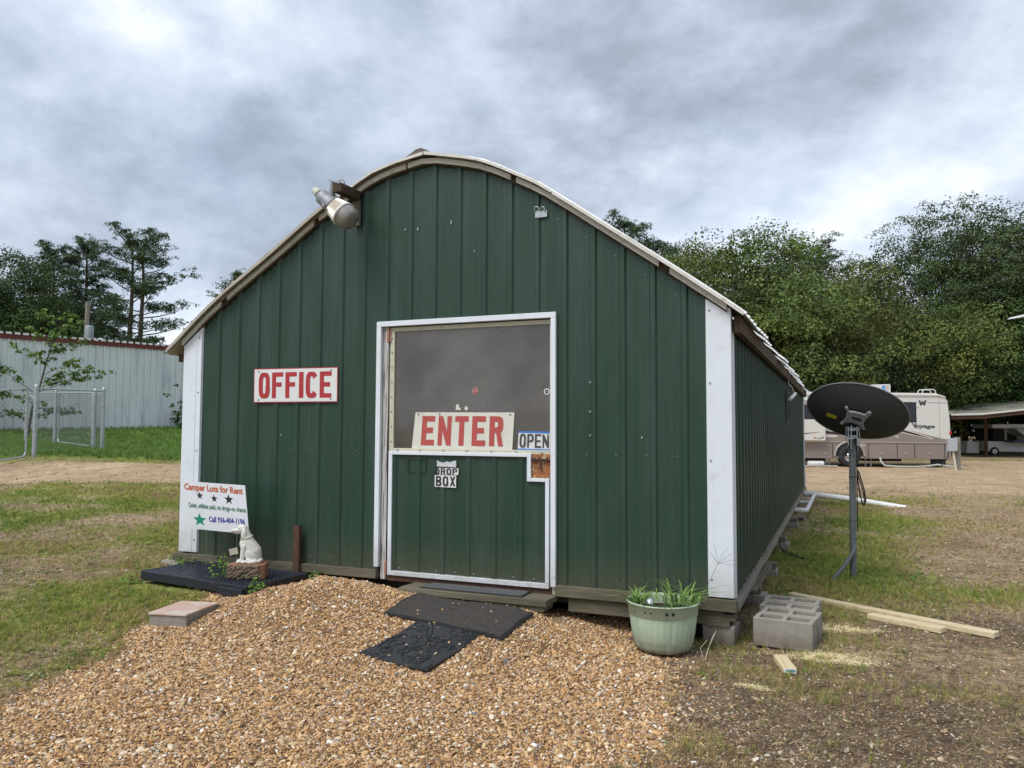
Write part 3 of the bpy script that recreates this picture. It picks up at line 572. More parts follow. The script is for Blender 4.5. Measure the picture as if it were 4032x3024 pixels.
bb = B()
for x_, z_, h_ in ((-2.37, 2.985, .045), (-2.375, 2.86, .02), (-2.205, 2.85, .04), (-2.52, 2.83, .03), (-2.64, 2.84, .02), (-1.99, 2.6, .015), (-.62, 1.1, .02), (-3.9, 1.1, .012)): bb.box((x_-.0022, -.0165, z_), (x_+.0022, -.0005, z_+h_*.8))
o = bb.build('paint_chips', WHITE, shed); o['kind'] = 'stuff'
# ------------------------------------------------------------------ signs on the shed
def hexscrews(par, pts, m=GALVM):
    bb = B()
    for x_, y_, z_ in pts: bb.tube([(x_, y_+.002, z_), (x_, y_-.003, z_)], .008, 8)
    o = bb.build('screws', m, par); o['kind'] = 'stuff'
sg = thing('office_sign', 'white sign with red border reading OFFICE on the green wall left of the door', 'sign')
q = quadmap((-4.208, -.022, 1.705), (-3.290, -.022, 1.698), (-3.289, -.022, 1.392), (-4.205, -.022, 1.394))
poly_on(q, [(0, 0), (1, 0), (1, 1), (0, 1)], 'border', RED, sg, 0, .003); poly_on(q, [(.009, .026), (.991, .026), (.991, .974), (.009, .974)], 'face', SIGNW, sg, .003, .005)
block_text('OFFICE', q, .065, .13, .93, .88, RED, sg, d=.0065, s=.36, t=.17, gap=.20); hexscrews(sg, [(-4.15, -.027, 1.675), (-3.36, -.027, 1.672), (-4.15, -.027, 1.42), (-3.36, -.027, 1.42)])
sg = thing('enter_sign', 'cream sign with big faded, haze-tinted red letters ENTER along the bottom of the door pane', 'sign')
q = quadmap((-2.537, .013, 1.301), (-1.645, .013, 1.296), (-1.663, .013, .998), (-2.57, .013, .998))
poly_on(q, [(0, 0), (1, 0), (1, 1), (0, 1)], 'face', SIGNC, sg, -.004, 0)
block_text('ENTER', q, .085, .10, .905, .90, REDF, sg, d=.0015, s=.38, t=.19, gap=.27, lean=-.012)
hexscrews(sg, [(-2.51, .012, 1.285), (-2.31, .012, 1.285), (-1.68, .012, 1.28)])
sg = thing('open_sign', 'small OPEN sign with blue stripes in the lower right of the door pane', 'sign')
q = quadmap((-1.607, .013, 1.150), (-1.347, .013, 1.146), (-1.347, .013, .997), (-1.615, .013, 1.000))
poly_on(q, [(0, 0), (1, 0), (1, 1), (0, 1)], 'face', SIGNW, sg, 0, .002); poly_on(q, [(0, .91), (1, .91), (1, 1), (0, 1)], 'stripe', BLUL, sg, .002, .004); poly_on(q, [(0, 0), (1, 0), (1, .09), (0, .09)], 'stripe', BLUL, sg, .002, .004)
block_text('OPEN', q, .05, .15, .975, .86, GREYP, sg, d=.0045, s=.30, t=.14, gap=.20)
sg = thing('drop_box_label', 'torn white stick-on letters reading DROP BOX on the door panel', 'label')
q = front_quad(-2.335, -2.135, .690, .912, -.0135); q_ = q; q = lambda u, v, d=0: q_(u, v, d*SG)
poly_on(q, [(.13, .70), (.98, .70), (1.08, .705), (1.07, .47), (.13, .46)], 'upper_strip', SIGNW, sg, 0, .0015); poly_on(q, [(.0, .44), (.98, .45), (.97, .0), (.0, .015)], 'lower_strip', SIGNW, sg, 0, .0015)
poly_on(q, [(.1, .98), (.26, .92), (.4, .90), (.55, .95), (.7, .93), (.97, .99), (.98, .74), (.1, .76)], 'torn_strip', mat('torn_paper', (.55, .57, .6), .4, var=.2, vs=60, bump=.8, bs=80), sg, .0, .003)
poly_on(q, [(-.01, .48), (.22, .48), (.22, .68), (-.01, .67)], 'dark_patch', mat('dark_sticker', (.02, .03, .05), .4), sg, 0, .001)
block_text('DROP', q, .01, .47, 1.02, .69, BLKP, sg, d=.003, s=.30, t=.17, gap=.25); block_text('BOX', q, .06, .05, .94, .41, BLKP, sg, d=.003, s=.30, t=.16, gap=.27)
st = thing('security_sticker', 'small red octagonal security sticker in the middle of the door pane', 'sticker')
q = front_quad(-2.013, -1.965, 1.446, 1.498, .016); q_b = q; q = lambda u, v, d=0: q_b(u, v, d*SG)
octa = lambda r: [(.5+r*math.cos(math.pi/8+k*math.pi/4), .5+r*math.sin(math.pi/8+k*math.pi/4)) for k in range(8)]
poly_on(q, octa(.54), 'border', SIGNW, st, 0, .001); poly_on(q, octa(.48), 'face', RED, st, .001, .0018); quad_text('SECURITY', q, .14, .52, .86, .66, 'lettering', SIGNW, st, bold=.0, d=.002); quad_text('SYSTEM', q, .18, .34, .82, .48, 'lettering', SIGNW, st, bold=.0, d=.002)
st = thing('round_sticker', 'small round white and black sticker at the right edge of the door pane', 'sticker')
q = front_quad(-1.398, -1.350, 1.432, 1.482, .016); q_c = q; q = lambda u, v, d=0: q_c(u, v, d*SG)
circ = lambda r, n=20: [(.5+r*math.cos(k*2*math.pi/n), .5+r*math.sin(k*2*math.pi/n)) for k in range(n)]
poly_on(q, circ(.5), 'disc', SIGNW, st, 0, .001); poly_on(q, circ(.33), 'ring', BLKP, st, .001, .0018); poly_on(q, circ(.10), 'centre', SIGNW, st, .0018, .0025)

tp = thing('torn_tape', 'two torn bits of white tape on the door pane above the ENTER sign', 'tape')
for i, (x0, z0, pts) in enumerate(((-2.165, 1.318, [(0, 0), (.048, 0), (.045, .012), (.030, .022), (.028, .045), (.008, .048), (.002, .03)]), (-2.085, 1.318, [(0, 0), (.030, .0), (.030, .018), (.012, .034), (.003, .02)]))):
    bb = B(); bb.prism(pts, lambda a_, b_, d, x0=x0, z0=z0: (x0+a_, d, z0+b_), .0165, .0178); bb.build('bit', SIGNC, tp)
# ------------------------------------------------------------------ security light
sl = thing('security_light', 'weathered aluminium dusk-to-dawn light hanging tilted from the roof edge', 'light', (-2.975, -.3, 3.085)); sl.scale = (.93, .93, .93)
def LX(p): return (p[0]+2.96, p[1]+.3, p[2]-3.08)
wood = thing('light_bracket_block', 'dark weathered timber block holding the security light to the gable', 'bracket')
B().bar((-3.115, -.05, 3.18), (-3.095, -.36, 3.165), .085, .075).build('block', WOODD, wood, bevel=.004)
B().box((-3.15, -.052, 2.92), (-3.085, -.018, 3.14)).build('back_board', WOODGY, wood, bevel=.003)
A0 = Vector((-3.275, -.34, 3.115)); A1 = Vector((-2.96, -.30, 2.855)); ax = (A1-A0).normalized(); qd = ax.to_track_quat('Z', 'Y')
Mx = Matrix.Translation(A0-Vector((-2.96, -.3, 3.08))) @ qd.to_matrix().to_4x4()
B().lathe([(0, -.015), (.055, -.012), (.068, .008), (.071, .06), (.074, .135), (.086, .148), (.088, .160), (0, .160)], 28, Mx).build('housing', ALU, sl)
B().lathe([(.082, .157), (.106, .268), (.109, .280)], 64, Mx, smooth=False, mod=lambda k, i: 1+(.05 if k % 2 else -.05)*(1 if i < 3 else 0)).build('reflector', mat('ribbed_reflector', (.60, .55, .46), .38, metal=.35, var=.15), sl)
B().lathe([(.107, .276), (.117, .278), (.119, .288), (.112, .294), (.10, .293)], 32, Mx).build('ring', PVC, sl)
B().lathe([(.108, .290), (.106, .345), (.100, .382), (.086, .402), (.045, .408), (0, .409)], 32, Mx).build('refractor', CLEARG, sl)
pc = Matrix.Translation(Vector(LX((-3.285, -.36, 3.13)))) @ Vector((-.6, -.1, .55)).to_track_quat('Z', 'Y').to_matrix().to_4x4()
B().lathe([(0, 0), (.040, 0), (.042, .014), (.036, .016), (.036, .050), (.028, .062), (0, .064)], 18, pc).build('photocell', BULB, sl)
bb = B(); bb.tube([LX((-3.185, -.33, 3.06)), LX((-3.165, -.33, 3.13)), LX((-3.145, -.33, 3.225))], [.034, .030, .030], 12); bb.bar(LX((-3.18, -.33, 3.245)), LX((-3.06, -.34, 3.195)), .07, .008); bb.build('arm', ALU, sl)
bb = B(); bb.tube([LX(p) for p in ((-3.10, -.33, 3.20), (-3.09, -.33, 3.235), (-3.06, -.32, 3.245), (-3.045, -.31, 3.22), (-3.05, -.3, 3.18))], .005, 6).tube([LX(p) for p in ((-3.13, -.33, 3.21), (-3.115, -.34, 3.23), (-3.10, -.33, 3.215))], .0035, 6); bb.build('wire', mat('brown_wire', (.3, .15, .09), .5), sl)
B().bar(LX((-3.17, -.30, 3.13)), LX((-3.10, -.28, 3.07)), .03, .012).build('clamp', ALU, sl); B().box(*[tuple(LX(p)) for p in ((-3.20, -.43, 2.985), (-3.17, -.40, 3.01))]).build('latch', ALU, sl)

# ------------------------------------------------------------------ side camera
cm = thing('wall_camera', 'small white camera tube hanging under the eave on the side wall', 'camera', (.12, 6.0, 1.64))
B().tube([(-.01, -.45, -.055), (.01, .45, .055)], .025, 10).build('tube', PVC, cm)
B().tube([(.01, .25, .03), (-.01, .1, .13), (-.05, .0, .17), (-.06, .0, .25)], .006, 6).build('wire', PVC, cm)

# ------------------------------------------------------------------ piers and blocks
def cinder(name, label, loc, rz, tilt=None, h=.19, dp=.19, ln=.39, group=None):
    t = thing(name, label, 'block', loc, rz, group); bb = B()
    s = .032; w3 = (ln-s*3)/2
    bb.box((0, 0, 0), (ln, s, h)).box((0, dp-s, 0), (ln, dp, h)).box((0, s, 0), (s, dp-s, h)).box((s+w3, s, 0), (2*s+w3, dp-s, h)).box((ln-s, s, 0), (ln, dp-s, h))
    o = bb.build('body', CONC, t, bevel=.005)
    B().box((s, s, .004), (s+w3, dp-s, .012)).box((2*s+w3, s, .004), (ln-s, dp-s, .012)).build('core_shade_plate', mat('core_shade', (.12, .10, .08), .95), t)  # dark plates put the shade of the open cores into colour
    if tilt: t.rotation_euler = (tilt[0], tilt[1], rz)
    return t
labs = ['grey two-core cinder block, nearest the camera in the row of four', 'grey cinder block, second from the front in the row of four', 'grey cinder block, third from the front in the row of four', 'grey cinder block at the back of the row of four, beside the new planks']
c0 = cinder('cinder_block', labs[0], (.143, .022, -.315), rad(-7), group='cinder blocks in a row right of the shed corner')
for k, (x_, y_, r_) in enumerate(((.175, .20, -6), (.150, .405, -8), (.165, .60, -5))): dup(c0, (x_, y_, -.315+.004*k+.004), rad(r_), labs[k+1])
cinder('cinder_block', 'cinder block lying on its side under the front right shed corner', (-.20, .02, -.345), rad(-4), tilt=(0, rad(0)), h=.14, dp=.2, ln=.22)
pw = thing('pier_timber', 'short timber blocks stacked on the corner cinder block under the shed', 'timber')
B().box((-.155, -.01, -.205+.0), (-.01, .12, -.165)).build('lower_timber', WOODG, pw, bevel=.003); B().box((-.10, .0, -.165), (.03, .14, -.118)).build('upper_timber', WOODG, pw, bevel=.003)
piers = [(1.15, .33, 'pale concrete pier block under the side sill nearest the corner'), (2.35, .26, 'wooden pier block under the side sill behind the nearest pier'), (4.3, .26, 'pier block under the middle of the long side wall, by the black cable'), (6.5, .26, 'far pier block under the side sill, before the drain pipe')]
for i, (y_, h_, lab) in enumerate(piers):
    p = thing('pier_block', lab, 'block', (.02, y_, -.12-h_+.02)); g0 = gz(.05, y_); p.location.z = g0-.02; top = -.117-(g0-.02)
    B().box((-.12, -.08, 0), (.12, .12, top*.62)).build('concrete', CONC, p, bevel=.005); B().box((-.1, -.05, top*.62+.001), (.08+.03*(i % 2), .09, top)).build('wood', WOODG, p, bevel=.003)
p = thing('foundation_stone', 'low grey foundation block under the front left shed corner', 'block', (-5.13, .15, -.24))
B().box((-.2, -.14, 0), (.16, .16, .14)).build('stone', CONC, p, bevel=.03)
for x_, y_ in ((-3.4, .5), (-1.6, .6), (-2.6, 3.0)): pass

# ------------------------------------------------------------------ step, mats
B_ = thing('door_step', 'greenish weathered wooden step board below the door', 'step')
B().box((-2.51, -.275, -.128), (-1.27, -.155, -.083)).build('plank', WOODG, B_, bevel=.004); B().box((-2.50, -.151, -.128), (-1.268, -.03, -.084)).build('plank', WOODG, B_, bevel=.004)
B().box((-1.9, -.25, -.17), (-1.30, -.05, -.129)).build('support', WOODG, B_)
mt = thing('step_mat', 'narrow grey ribbed rubber mat lying on the door step', 'mat', (0, 0, -.0825))
B().box((-2.345, -.232, 0), (-1.475, -.035, .008)).build('border', BLACK, mt, bevel=.003)
bb = B()
for k in range(62):
    x_ = -2.32+k*.0133
    for j in range(7): bb.box((x_, -.212+j*.0235, .008), (x_+.009, -.197+j*.0235, .013))
o = bb.build('nubs', MATG, mt); o['kind'] = 'stuff'
B().box((-2.325, -.217, .008), (-1.495, -.05, .0095)).build('inlay', MATG, mt)
def draped(name, m, q, n1, n2, par, lift, th, hfun=None):
    vs = []; 
    for j in range(n2+1):
        for i in range(n1+1):
            u, v = i/n1, j/n2; p = q(u, v); vs.append((p.x, p.y, p.z+lift+(hfun(u, v) if hfun else 0)))
    fs = [(j*(n1+1)+i, j*(n1+1)+i+1, (j+1)*(n1+1)+i+1, (j+1)*(n1+1)+i) for j in range(n2) for i in range(n1)]
    k = len(vs); bb = B(); bot = [(a_, b_, c_-th) for a_, b_, c_ in vs]; bb.add(vs+bot, fs, True)
    e_ = [i for i in range(n1+1)]+[j*(n1+1)+n1 for j in range(1, n2+1)]+[n2*(n1+1)+i for i in range(n1-1, -1, -1)]+[j*(n1+1) for j in range(n2-1, 0, -1)]
    bb.add([(bb.v[i]) for i in e_]+[(bb.v[i+k]) for i in e_], [(i, i+len(e_), (i+1) % len(e_)+len(e_), (i+1) % len(e_)) for i in range(len(e_))]); return bb.build(name, m, par)
C4 = lambda *p: _qm(*p)
mt = thing('brown_doormat', 'plain dark brown doormat with black edge on the gravel before the step', 'mat')
def follow(pts, lift):
    f0 = C4(*pts)
    def f(u, v, d=0): p = f0(u, v); return Vector((p.x, p.y, max(p.z, gz(p.x, p.y)+lift)))
    return f
m1 = follow([(-2.300, -.285, -.145), (-1.315, -.405, -.150), (-1.335, -.935, -.215), (-2.32, -.79, -.215)], .012)
draped('mat', BLACK, m1, 18, 12, mt, .010, .012); 
mm = lambda u, v, d=0: m1(.02+.96*u, .035+.93*v)
draped('pile', MATB, mm, 18, 12, mt, .013, .002)
mt = thing('black_doormat', 'black rubber doormat with embossed leaf pattern, in front of the brown mat', 'mat')
m2 = follow([(-2.02, -.83, -.215), (-1.50, -.885, -.215), (-1.60, -1.455, -.29), (-2.13, -1.375, -.285)], .008)
draped('mat', MATR, m2, 12, 16, mt, .008, .012)
bb = B(); rr = random.Random(5)
def curve_on(pts, r): bb.tube([tuple(m2(min(max(u, .03), .97), min(max(v, .03), .97))+Vector((0, 0, .0095))) for u, v in pts], r, 5, True)
for k in range(30):
    u, v = rr.uniform(.1, .9), rr.uniform(.1, .9); an = rr.uniform(0, 6.28); ln = rr.uniform(.13, .24); wd = rr.uniform(.045, .08)
    dx, dy = math.cos(an), math.sin(an)*.8
    P = lambda t, s_: (u+dx*ln*t-dy*wd*s_*math.sin(math.pi*t)*1.6, v+dy*ln*t+dx*wd*s_*math.sin(math.pi*t)*1.2)
    for s_ in (-1, 1): curve_on([P(t/7, s_) for t in range(8)], .0042)
    curve_on([P(t/4, 0) for t in range(5)], .0022)
for k in range(9):
    u, v = rr.uniform(0, 1), rr.uniform(0, 1); an = rr.uniform(0, 6.28); pts = []
    for j in range(9): pts.append((u, v)); u += math.cos(an)*.06; v += math.sin(an)*.05; an += rr.uniform(-.2, .7)
    curve_on(pts, .0045)
o = bb.build('leaf_relief', mat('relief_black', (.012, .013, .015), .45, var=.2), mt); o['kind'] = 'stuff'

# ------------------------------------------------------------------ pallet, block, dog, sign, post, paver
pal = thing('plastic_pallet', 'black plastic grid pallet lying against the front left of the shed', 'pallet', (-3.56, -.80, -.148), rad(-8)); pal.scale = (1, 1, .8)
PW, PD = 1.30, .64      # extends -x and +y
bb = B(); n1, n2 = 30, 15
for k in range(n1+1): x_ = -PW+PW*k/n1; bb.box((x_-.0065, 0, .075), (x_+.0065, PD, .10))
for k in range(n2+1): y_ = PD*k/n2; bb.box((-PW, y_-.006, .078), (0, y_+.006, .098))
o = bb.build('grid', mat('grid_plastic', (.040, .045, .065), .35, var=.2, vs=20), pal); o['kind'] = 'stuff'
B().box((-PW, .0, .072), (0, PD, .076)).build('underside', BLACK, pal)
for lo, hi in (((-PW-.012, -.014, .012), (.012, .004, .103)), ((-.004, .006, .012), (.014, PD+.01, .103)), ((-PW-.012, .006, .012), (-PW+.004, PD+.01, .103)), ((-PW-.012, PD, .012), (-.006, PD+.012, .103))): B().box(lo, hi).build('rim', BLACKP, pal, bevel=.004)
B().box((-.28, -.05, .0), (-.0, -.016, .075)).build('rim_tab', BLACKP, pal, bevel=.004)
for x_ in (-1.25, -.68, -.10):
    for y_ in (.05, .5): B().box((x_-.05, y_-.04, 0), (x_+.05, y_+.06, .072)).build('foot', BLACK, pal)
B().box((-.62, .06, .0985), (-.40, .11, .1045)).build('cross_strap', BLACKP, pal); B().box((-.95, .30, .0985), (-.70, .36, .1045)).build('cross_strap', BLACKP, pal)
blk = thing('retaining_block', 'terracotta retaining-wall block with rough split face, under the dog statue', 'block', (-3.79, -.50, -.0645), rad(18))
bb = B(); bb.prism([(-.155, -.10), (.13, -.10), (.155, -.07), (.12, .10), (-.11, .10)], lambda a_, b_, d: (a_, b_, d), .0, .122); o = bb.build('body', BRICK, blk, bevel=.006)
bb = B(); n = 16; m_ = 8
vs = []; r_ = random.Random(3)
for j in range(m_+1):
    for i in range(n+1): ed = (i in (0, n)) or (j in (0, m_)); vs.append((-.152+.28*i/n, -.102-(0 if ed else r_.uniform(.002, .016)), .004+.114*j/m_))
bb.add(vs, [(j*(n+1)+i, j*(n+1)+i+1, (j+1)*(n+1)+i+1, (j+1)*(n+1)+i) for j in range(m_) for i in range(n)]); bb.build('split_face', BRICKS, blk)
# dog
dog = thing('dog_statue', 'white concrete statue of a sitting hound with floppy ears, on a red block', 'statue', (-3.785, -.515, .0585), rad(38)); dog.scale = (.93, .93, .93)
bb = B()
def cap(p0, p1, r0, r1, k=7):
    for i in range(k+1):
        t = i/k; p = Vector(p0).lerp(Vector(p1), t); r = r0+(r1-r0)*t; bb.ell(p, (r, r, r), 14, 8)
def R_(a_): return Matrix.Rotation(rad(a_), 3, 'Y')
bb.ell((-.062, 0, .298), (.044, .038, .040)); bb.ell((-.052, 0, .310), (.030, .028, .026)); cap((-.085, 0, .288), (-.148, 0, .282), .026, .016); bb.ell((-.150, 0, .288), (.011, .012, .010)); cap((-.09, 0, .270), (-.130, 0, .266), .016, .011)
for s in (-1, 1):
    bb.ell((-.050, s*.041, .254), (.025, .012, .046), M=R_(8)); bb.ell((-.050, s*.033, .288), (.016, .012, .022))
    cap((-.048, s*.028, .145), (-.060, s*.032, .030), .027, .019); bb.ell((-.078, s*.033, .016), (.032, .020, .017))
    for k in (-1, 0, 1): bb.ell((-.100, s*.033+k*.011, .012), (.011, .007, .010), 8, 6)
    bb.ell((.020, s*.040, .075), (.058, .028, .056), M=R_(-12)); cap((-.01, s*.050, .030), (.05, s*.050, .020), .020, .020); bb.ell((-.028, s*.054, .015), (.034, .018, .014))
    for k in (-1, 0, 1): bb.ell((-.055, s*.054+k*.010, .010), (.011, .006, .009), 8, 6)
cap((-.040, 0, .272), (-.020, 0, .195), .038, .052); bb.ell((-.045, 0, .165), (.042, .042, .052)); cap((-.015, 0, .185), (.035, 0, .10), .056, .068); bb.ell((.045, 0, .070), (.060, .062, .066))
pts = [(.095, -.0, .03), (.10, -.03, .022), (.085, -.06, .018), (.05, -.078, .016), (.0, -.085, .013)]
for a_, b_ in zip(pts[:-1], pts[1:]): cap(a_, b_, .017, .015, 4)
o = bb.build('tmp', STATUE); md = o.modifiers.new('r', 'REMESH'); md.mode = 'VOXEL'; md.voxel_size = .0030; md2 = o.modifiers.new('s', 'SMOOTH'); md2.factor = .5; md2.iterations = 2
me = to_mesh_data(o); bpy.data.objects.remove(o); me.name = 'dog_body'; me.polygons.foreach_set('use_smooth', [True]*len(me.polygons)); me.materials.clear(); me.materials.append(STATUE)
o = bpy.data.objects.new('body', me); COL.objects.link(o); o.parent = dog
bb = B()
for s in (-1, 1): B().ell((-.088, s*.027, .305), (.006, .004, .004), 10, 6).build('eye', mat('crevice', (.12, .10, .085), .9), dog)
bb = B()
bb.tube([(-.145, -.013, .270), (-.118, -.022, .262), (-.098, -.027, .266)], .0016, 5); bb.build('mouth', MC['crevice'], dog)
bb = B(); bb.tube([(-.075, 0, .21), (-.062, -.036, .214), (-.03, -.055, .222), (.01, -.045, .235), (.02, 0, .24)], .006, 7); bb.build('collar', STATUE, dog)
B().box((-.155, -.004, .12), (-.085, .004, .175), Matrix.Translation((.008, 0, .012)) @ Matrix.Rotation(rad(-12), 4, 'Y') @ Matrix.Translation((.0, 0, -.03))).build('tag', mat('faded_tag', (.50, .44, .34), .8, var=.2, vs=60), dog)
# camper-lots sign
cs = thing('yard_sign', 'white corrugated yard sign reading Camper Lots for Rent, at the left shed corner', 'sign')
q = quadmap((-4.758, -.30, .686), (-4.040, -.30, .668), (-3.984, -.30, .253), (-4.690, -.30, .268))
poly_on(q, [(0, 0), (1, 0), (1, 1), (0, 1)], 'board', CORR, cs, -.004, 0)
def rowq(u0, v0l, u1, v0r, h):   # a slightly sloping line of print
    return lambda x, y, d=0: q(u0+(u1-u0)*x, v0l+(v0r-v0l)*x+h*y, d)
quad_text('Camper Lots for Rent', rowq(.03, .775, .96, .765, .185), 0, 0, 1, 1, 'headline', ORG, cs, bold=.038, d=.0012)
for cu, cv, s_ in ((.27, .715, 1), (.50, .675, 1), (.73, .68, 1.3)): poly_on(q, star(cu, cv, .055*s_, .085*s_), 'star', BLKP, cs, .0, .0012)
quad_text('Quiet, utilities paid, no drugs\u2013no drama', rowq(.07, .42, .985, .405, .135), 0, 0, 1, 1, 'slogan', GRNP, cs, bold=.026, d=.0012)
poly_on(q, star(.235, .20, .115, .145), 'star', TEAL, cs, .0, .0012)
quad_text('Call 936-404-1196', rowq(.385, .175, .955, .185, .12), 0, 0, 1, 1, 'phone_number', BLUP, cs, bold=.032, d=.0012)
B().tube([(-4.46, -.298, .28), (-4.45, -.298, -.16)], .0025, 5).build('stake', GALVM, cs); B().tube([(-4.12, -.298, .28), (-4.11, -.298, -.16)], .0025, 5).build('stake', GALVM, cs)
po = thing('rusty_post', 'short rusty angle-iron post standing before the green wall right of the pallet', 'post', (-3.66, -.07, -.22), 0)
bb = B(); bb.box((-.032, -.006, 0), (.028, 0, .54)).box((-.032, .0, 0), (-.026, .045, .54)).box((.022, 0, 0), (.028, .03, .54)); bb.build('stake', RUSTD, po)
pv = thing('stepping_stone', 'square pinkish tile on a low concrete base at the gravel edge', 'paver', (-3.745, -1.235, -.262), rad(10))
M0 = [(-.16, -.215), (.16, -.20), (.155, .20), (-.17, .19)]
bb = B(); bb.prism([(-.145, -.20), (.145, -.185), (.15, .19), (-.15, .18)], lambda a_, b_, d: (a_, b_, d), 0, .095); bb.build('base', CONC, pv, bevel=.01)
bb = B(); bb.prism([(-.15, -.21), (.15, -.195), (.152, .195), (-.16, .185)], lambda a_, b_, d: (a_, b_, d), .0955, .110); bb.build('tile', TILE, pv, bevel=.002)

# ------------------------------------------------------------------ planter
pt = thing('planter_pot', 'pale green ribbed plastic planter full of grass at the shed corner', 'planter', (-.415, -.29, -.325)); pt.scale = (.94, .94, .93)
H = .355
bb = B(); bb.lathe([(.10, .0), (.165, .002), (.190, .015), (.208, .05), (.222, .12), (.236, .235), (.240, .262)], 96, None, True, mod=lambda k, i: 1+(.016*math.cos(k/96*2*math.pi*32)) if 0 < i < 6 else 1)
bb.lathe([(.240, .262), (.248, .266), (.252, H-.012), (.262, H-.010), (.263, H), (.250, H), (.246, H-.02), (.236, .24), (.20, .10)], 96); bb.build('pot', POT, pt)
B().lathe([(0, .285), (.10, .29), (.238, .280)], 40, None, True).build('soil', mat('pot_soil', (.05, .035, .025), .95, var=.3, vs=60, bump=1, bs=80), pt)
bb = B()
for an in (-98, -108, -72, -62):
    a_ = rad(an); c_ = Vector((math.cos(a_)*.2515, math.sin(a_)*.2515, .305)); nrm = Vector((math.cos(a_), math.sin(a_), 0)); r_ = .012 if an > -90 else .006
    bb.tube([c_-nrm*.003, c_+nrm*.0018], r_, 14)
bb.build('drain_holes', BLACK, pt)
cn = thing('tin_can', 'shiny open metal can standing in the grass of the planter', 'can', (-.475, -.42, -.03)); B().lathe([(.0, .002), (.024, .0), (.025, .06), (.0235, .06), (.022, .01), (.0, .008)], 24).build('can', CHROME, cn)

# ------------------------------------------------------------------ planks, offcut
pl_ = thing('long_plank', 'long new pale timber plank lying on the ground behind the short one', 'plank')
d_ = Vector((1.218, -.716, 0)).normalized()
B().box((0, -.045, 0), (1.62, .045, .038), Matrix.Translation((.30, 1.505, -.262)) @ Matrix.Rotation(math.atan2(d_.y, d_.x), 4, 'Z')).build('board', PINE, pl_, bevel=.004)
pl_.rotation_euler = (0, 0, 0)
pl_ = thing('short_plank', 'short new pale timber plank lying against the long plank', 'plank')
B().box((0, -.045, 0), (.54, .045, .038), Matrix.Translation((.905, .955, -.264)) @ Matrix.Rotation(rad(-29.5), 4, 'Z')).build('board', PINE, pl_, bevel=.004)
oc = thing('timber_offcut', 'short new timber offcut with a white lumber tag on its end', 'timber', (.338, -.27, -.322), rad(-70.5))
oc.rotation_euler = (0, 0, rad(15.5)); B().box((-.042, -.28, 0), (.042, 0, .04)).build('block', PINEY, oc, bevel=.005)
ql = quadmap((-.039, -.2805, .036), (.039, -.2805, .036), (.039, -.2805, .006), (-.039, -.2805, .006))
poly_on(ql, [(.1, 0), (1, 0), (1, .9), (.9, 1), (.05, 1), (0, .7)], 'tag', SIGNW, oc, .0005, .002); poly_on(ql, [(.2, .25), (.9, .25), (.9, .75), (.2, .75)], 'tag_print', mat('tag_teal', (.08, .3, .3), .5, var=.3, vs=200), oc, .002, .003)

# ------------------------------------------------------------------ drain pipes
dp = thing('drain_pipe', 'thick white plastic drain pipe running from the shed rear into the ground', 'pipe')
B().tube([(-.15, 11.0, -.10), (.22, 10.95, -.105), (.88, 10.9, -.17), (1.85, 11.0, -.315)], .055, 16).build('pipe', PVC, dp)
bb = B(); bb.tube([(-.02, 12.08, -.12), (.0, 12.08, .18), (.0, 12.08, .24)], .055, 14); bb.build('riser', PVC, dp)
bp_ = thing('branch_pipe', 'thinner white plastic pipe with two elbows joining the thick drain', 'pipe')
B().tube([(-.2, 7.62, -.10), (.17, 7.6, -.105), (.20, 7.62, -.105), (.215, 7.68, -.105), (.24, 10.85, -.10)], .034, 12).build('pipe', PVC, bp_)
bb = B(); bb.tube([(.10, 7.60, -.104), (.155, 7.60, -.104)], .040, 12).tube([(.221, 8.6, -.104), (.222, 8.75, -.104)], .040, 12).tube([(.24, 10.7, -.10), (.24, 10.84, -.10)], .042, 12); bb.build('couplings', PVC, bp_)
B().tube([(-.1, 9.2, -.12), (.20, 9.2, -.115)], .030, 12).build('side_run', PVC, bp_)
cb_ = thing('cinder_block', 'weathered cinder block standing under the branch pipe elbow', 'block', (.08, 7.48, gz(.15, 7.5)-.01))
B().box((0, 0, 0), (.11, .3, .03)).box((0, 0, .065), (.11, .3, .09)).box((0, 0, .03), (.02, .3, .065)).box((.09, 0, .03), (.11, .3, .065)).build('body', CONC, cb_, bevel=.004)
cbl = thing('black_cable', 'loose black cables trailing from the side sill onto the grass', 'cable')
bb = B()
for k in range(4): bb.tube([(.06, 3.9, -.06), (.07, 3.9-.03*k, -.18), (.10+.02*k, 3.85, gz(.1, 3.8)+.02), (.2+.03*k, 3.7-.06*k, gz(.2, 3.7)+.015+.02*(k % 2)), (.33+.03*k, 3.55-.05*k, gz(.33, 3.5)+.01)], .006, 6)
bb.build('cables', BLACK, cbl)

# ------------------------------------------------------------------ satellite dish
ds = thing('satellite_dish', 'dark grey oval satellite dish seen from behind on a leaning grey pole', 'satellite dish', (.816, 2.59, -.27))
O = Vector((.816, 2.59, -.27)); DL = lambda x, y, z: Vector((x, y, z))-O
B().tube([DL(.816, 2.59, -.30), DL(.829, 2.42, .98)], .031, 18).build('pole', GALVM, ds)
B().tube([DL(.829, 2.425, .93), DL(.831, 2.415, 1.09)], .036, 18).build('mast_collar', GALVM, ds)
B().tube([DL(.835, 2.50, .07), DL(.828, 2.50, .03), DL(.75, 2.49, -.11), DL(.63, 2.47, -.27)], [.02, .021, .020, .019], 12).build('brace', GALVM, ds)
bb = B()
for z_ in (.72, .30, .13, -.05): bb.tube([DL(.8165+(.829-.816)*(z_+.27)/1.25, 2.59-.17*(z_+.27)/1.25, z_), DL(.8165+(.829-.816)*(z_+.27)/1.25, 2.59-.17*(z_+.27)/1.25, z_+.008)], .034, 16)
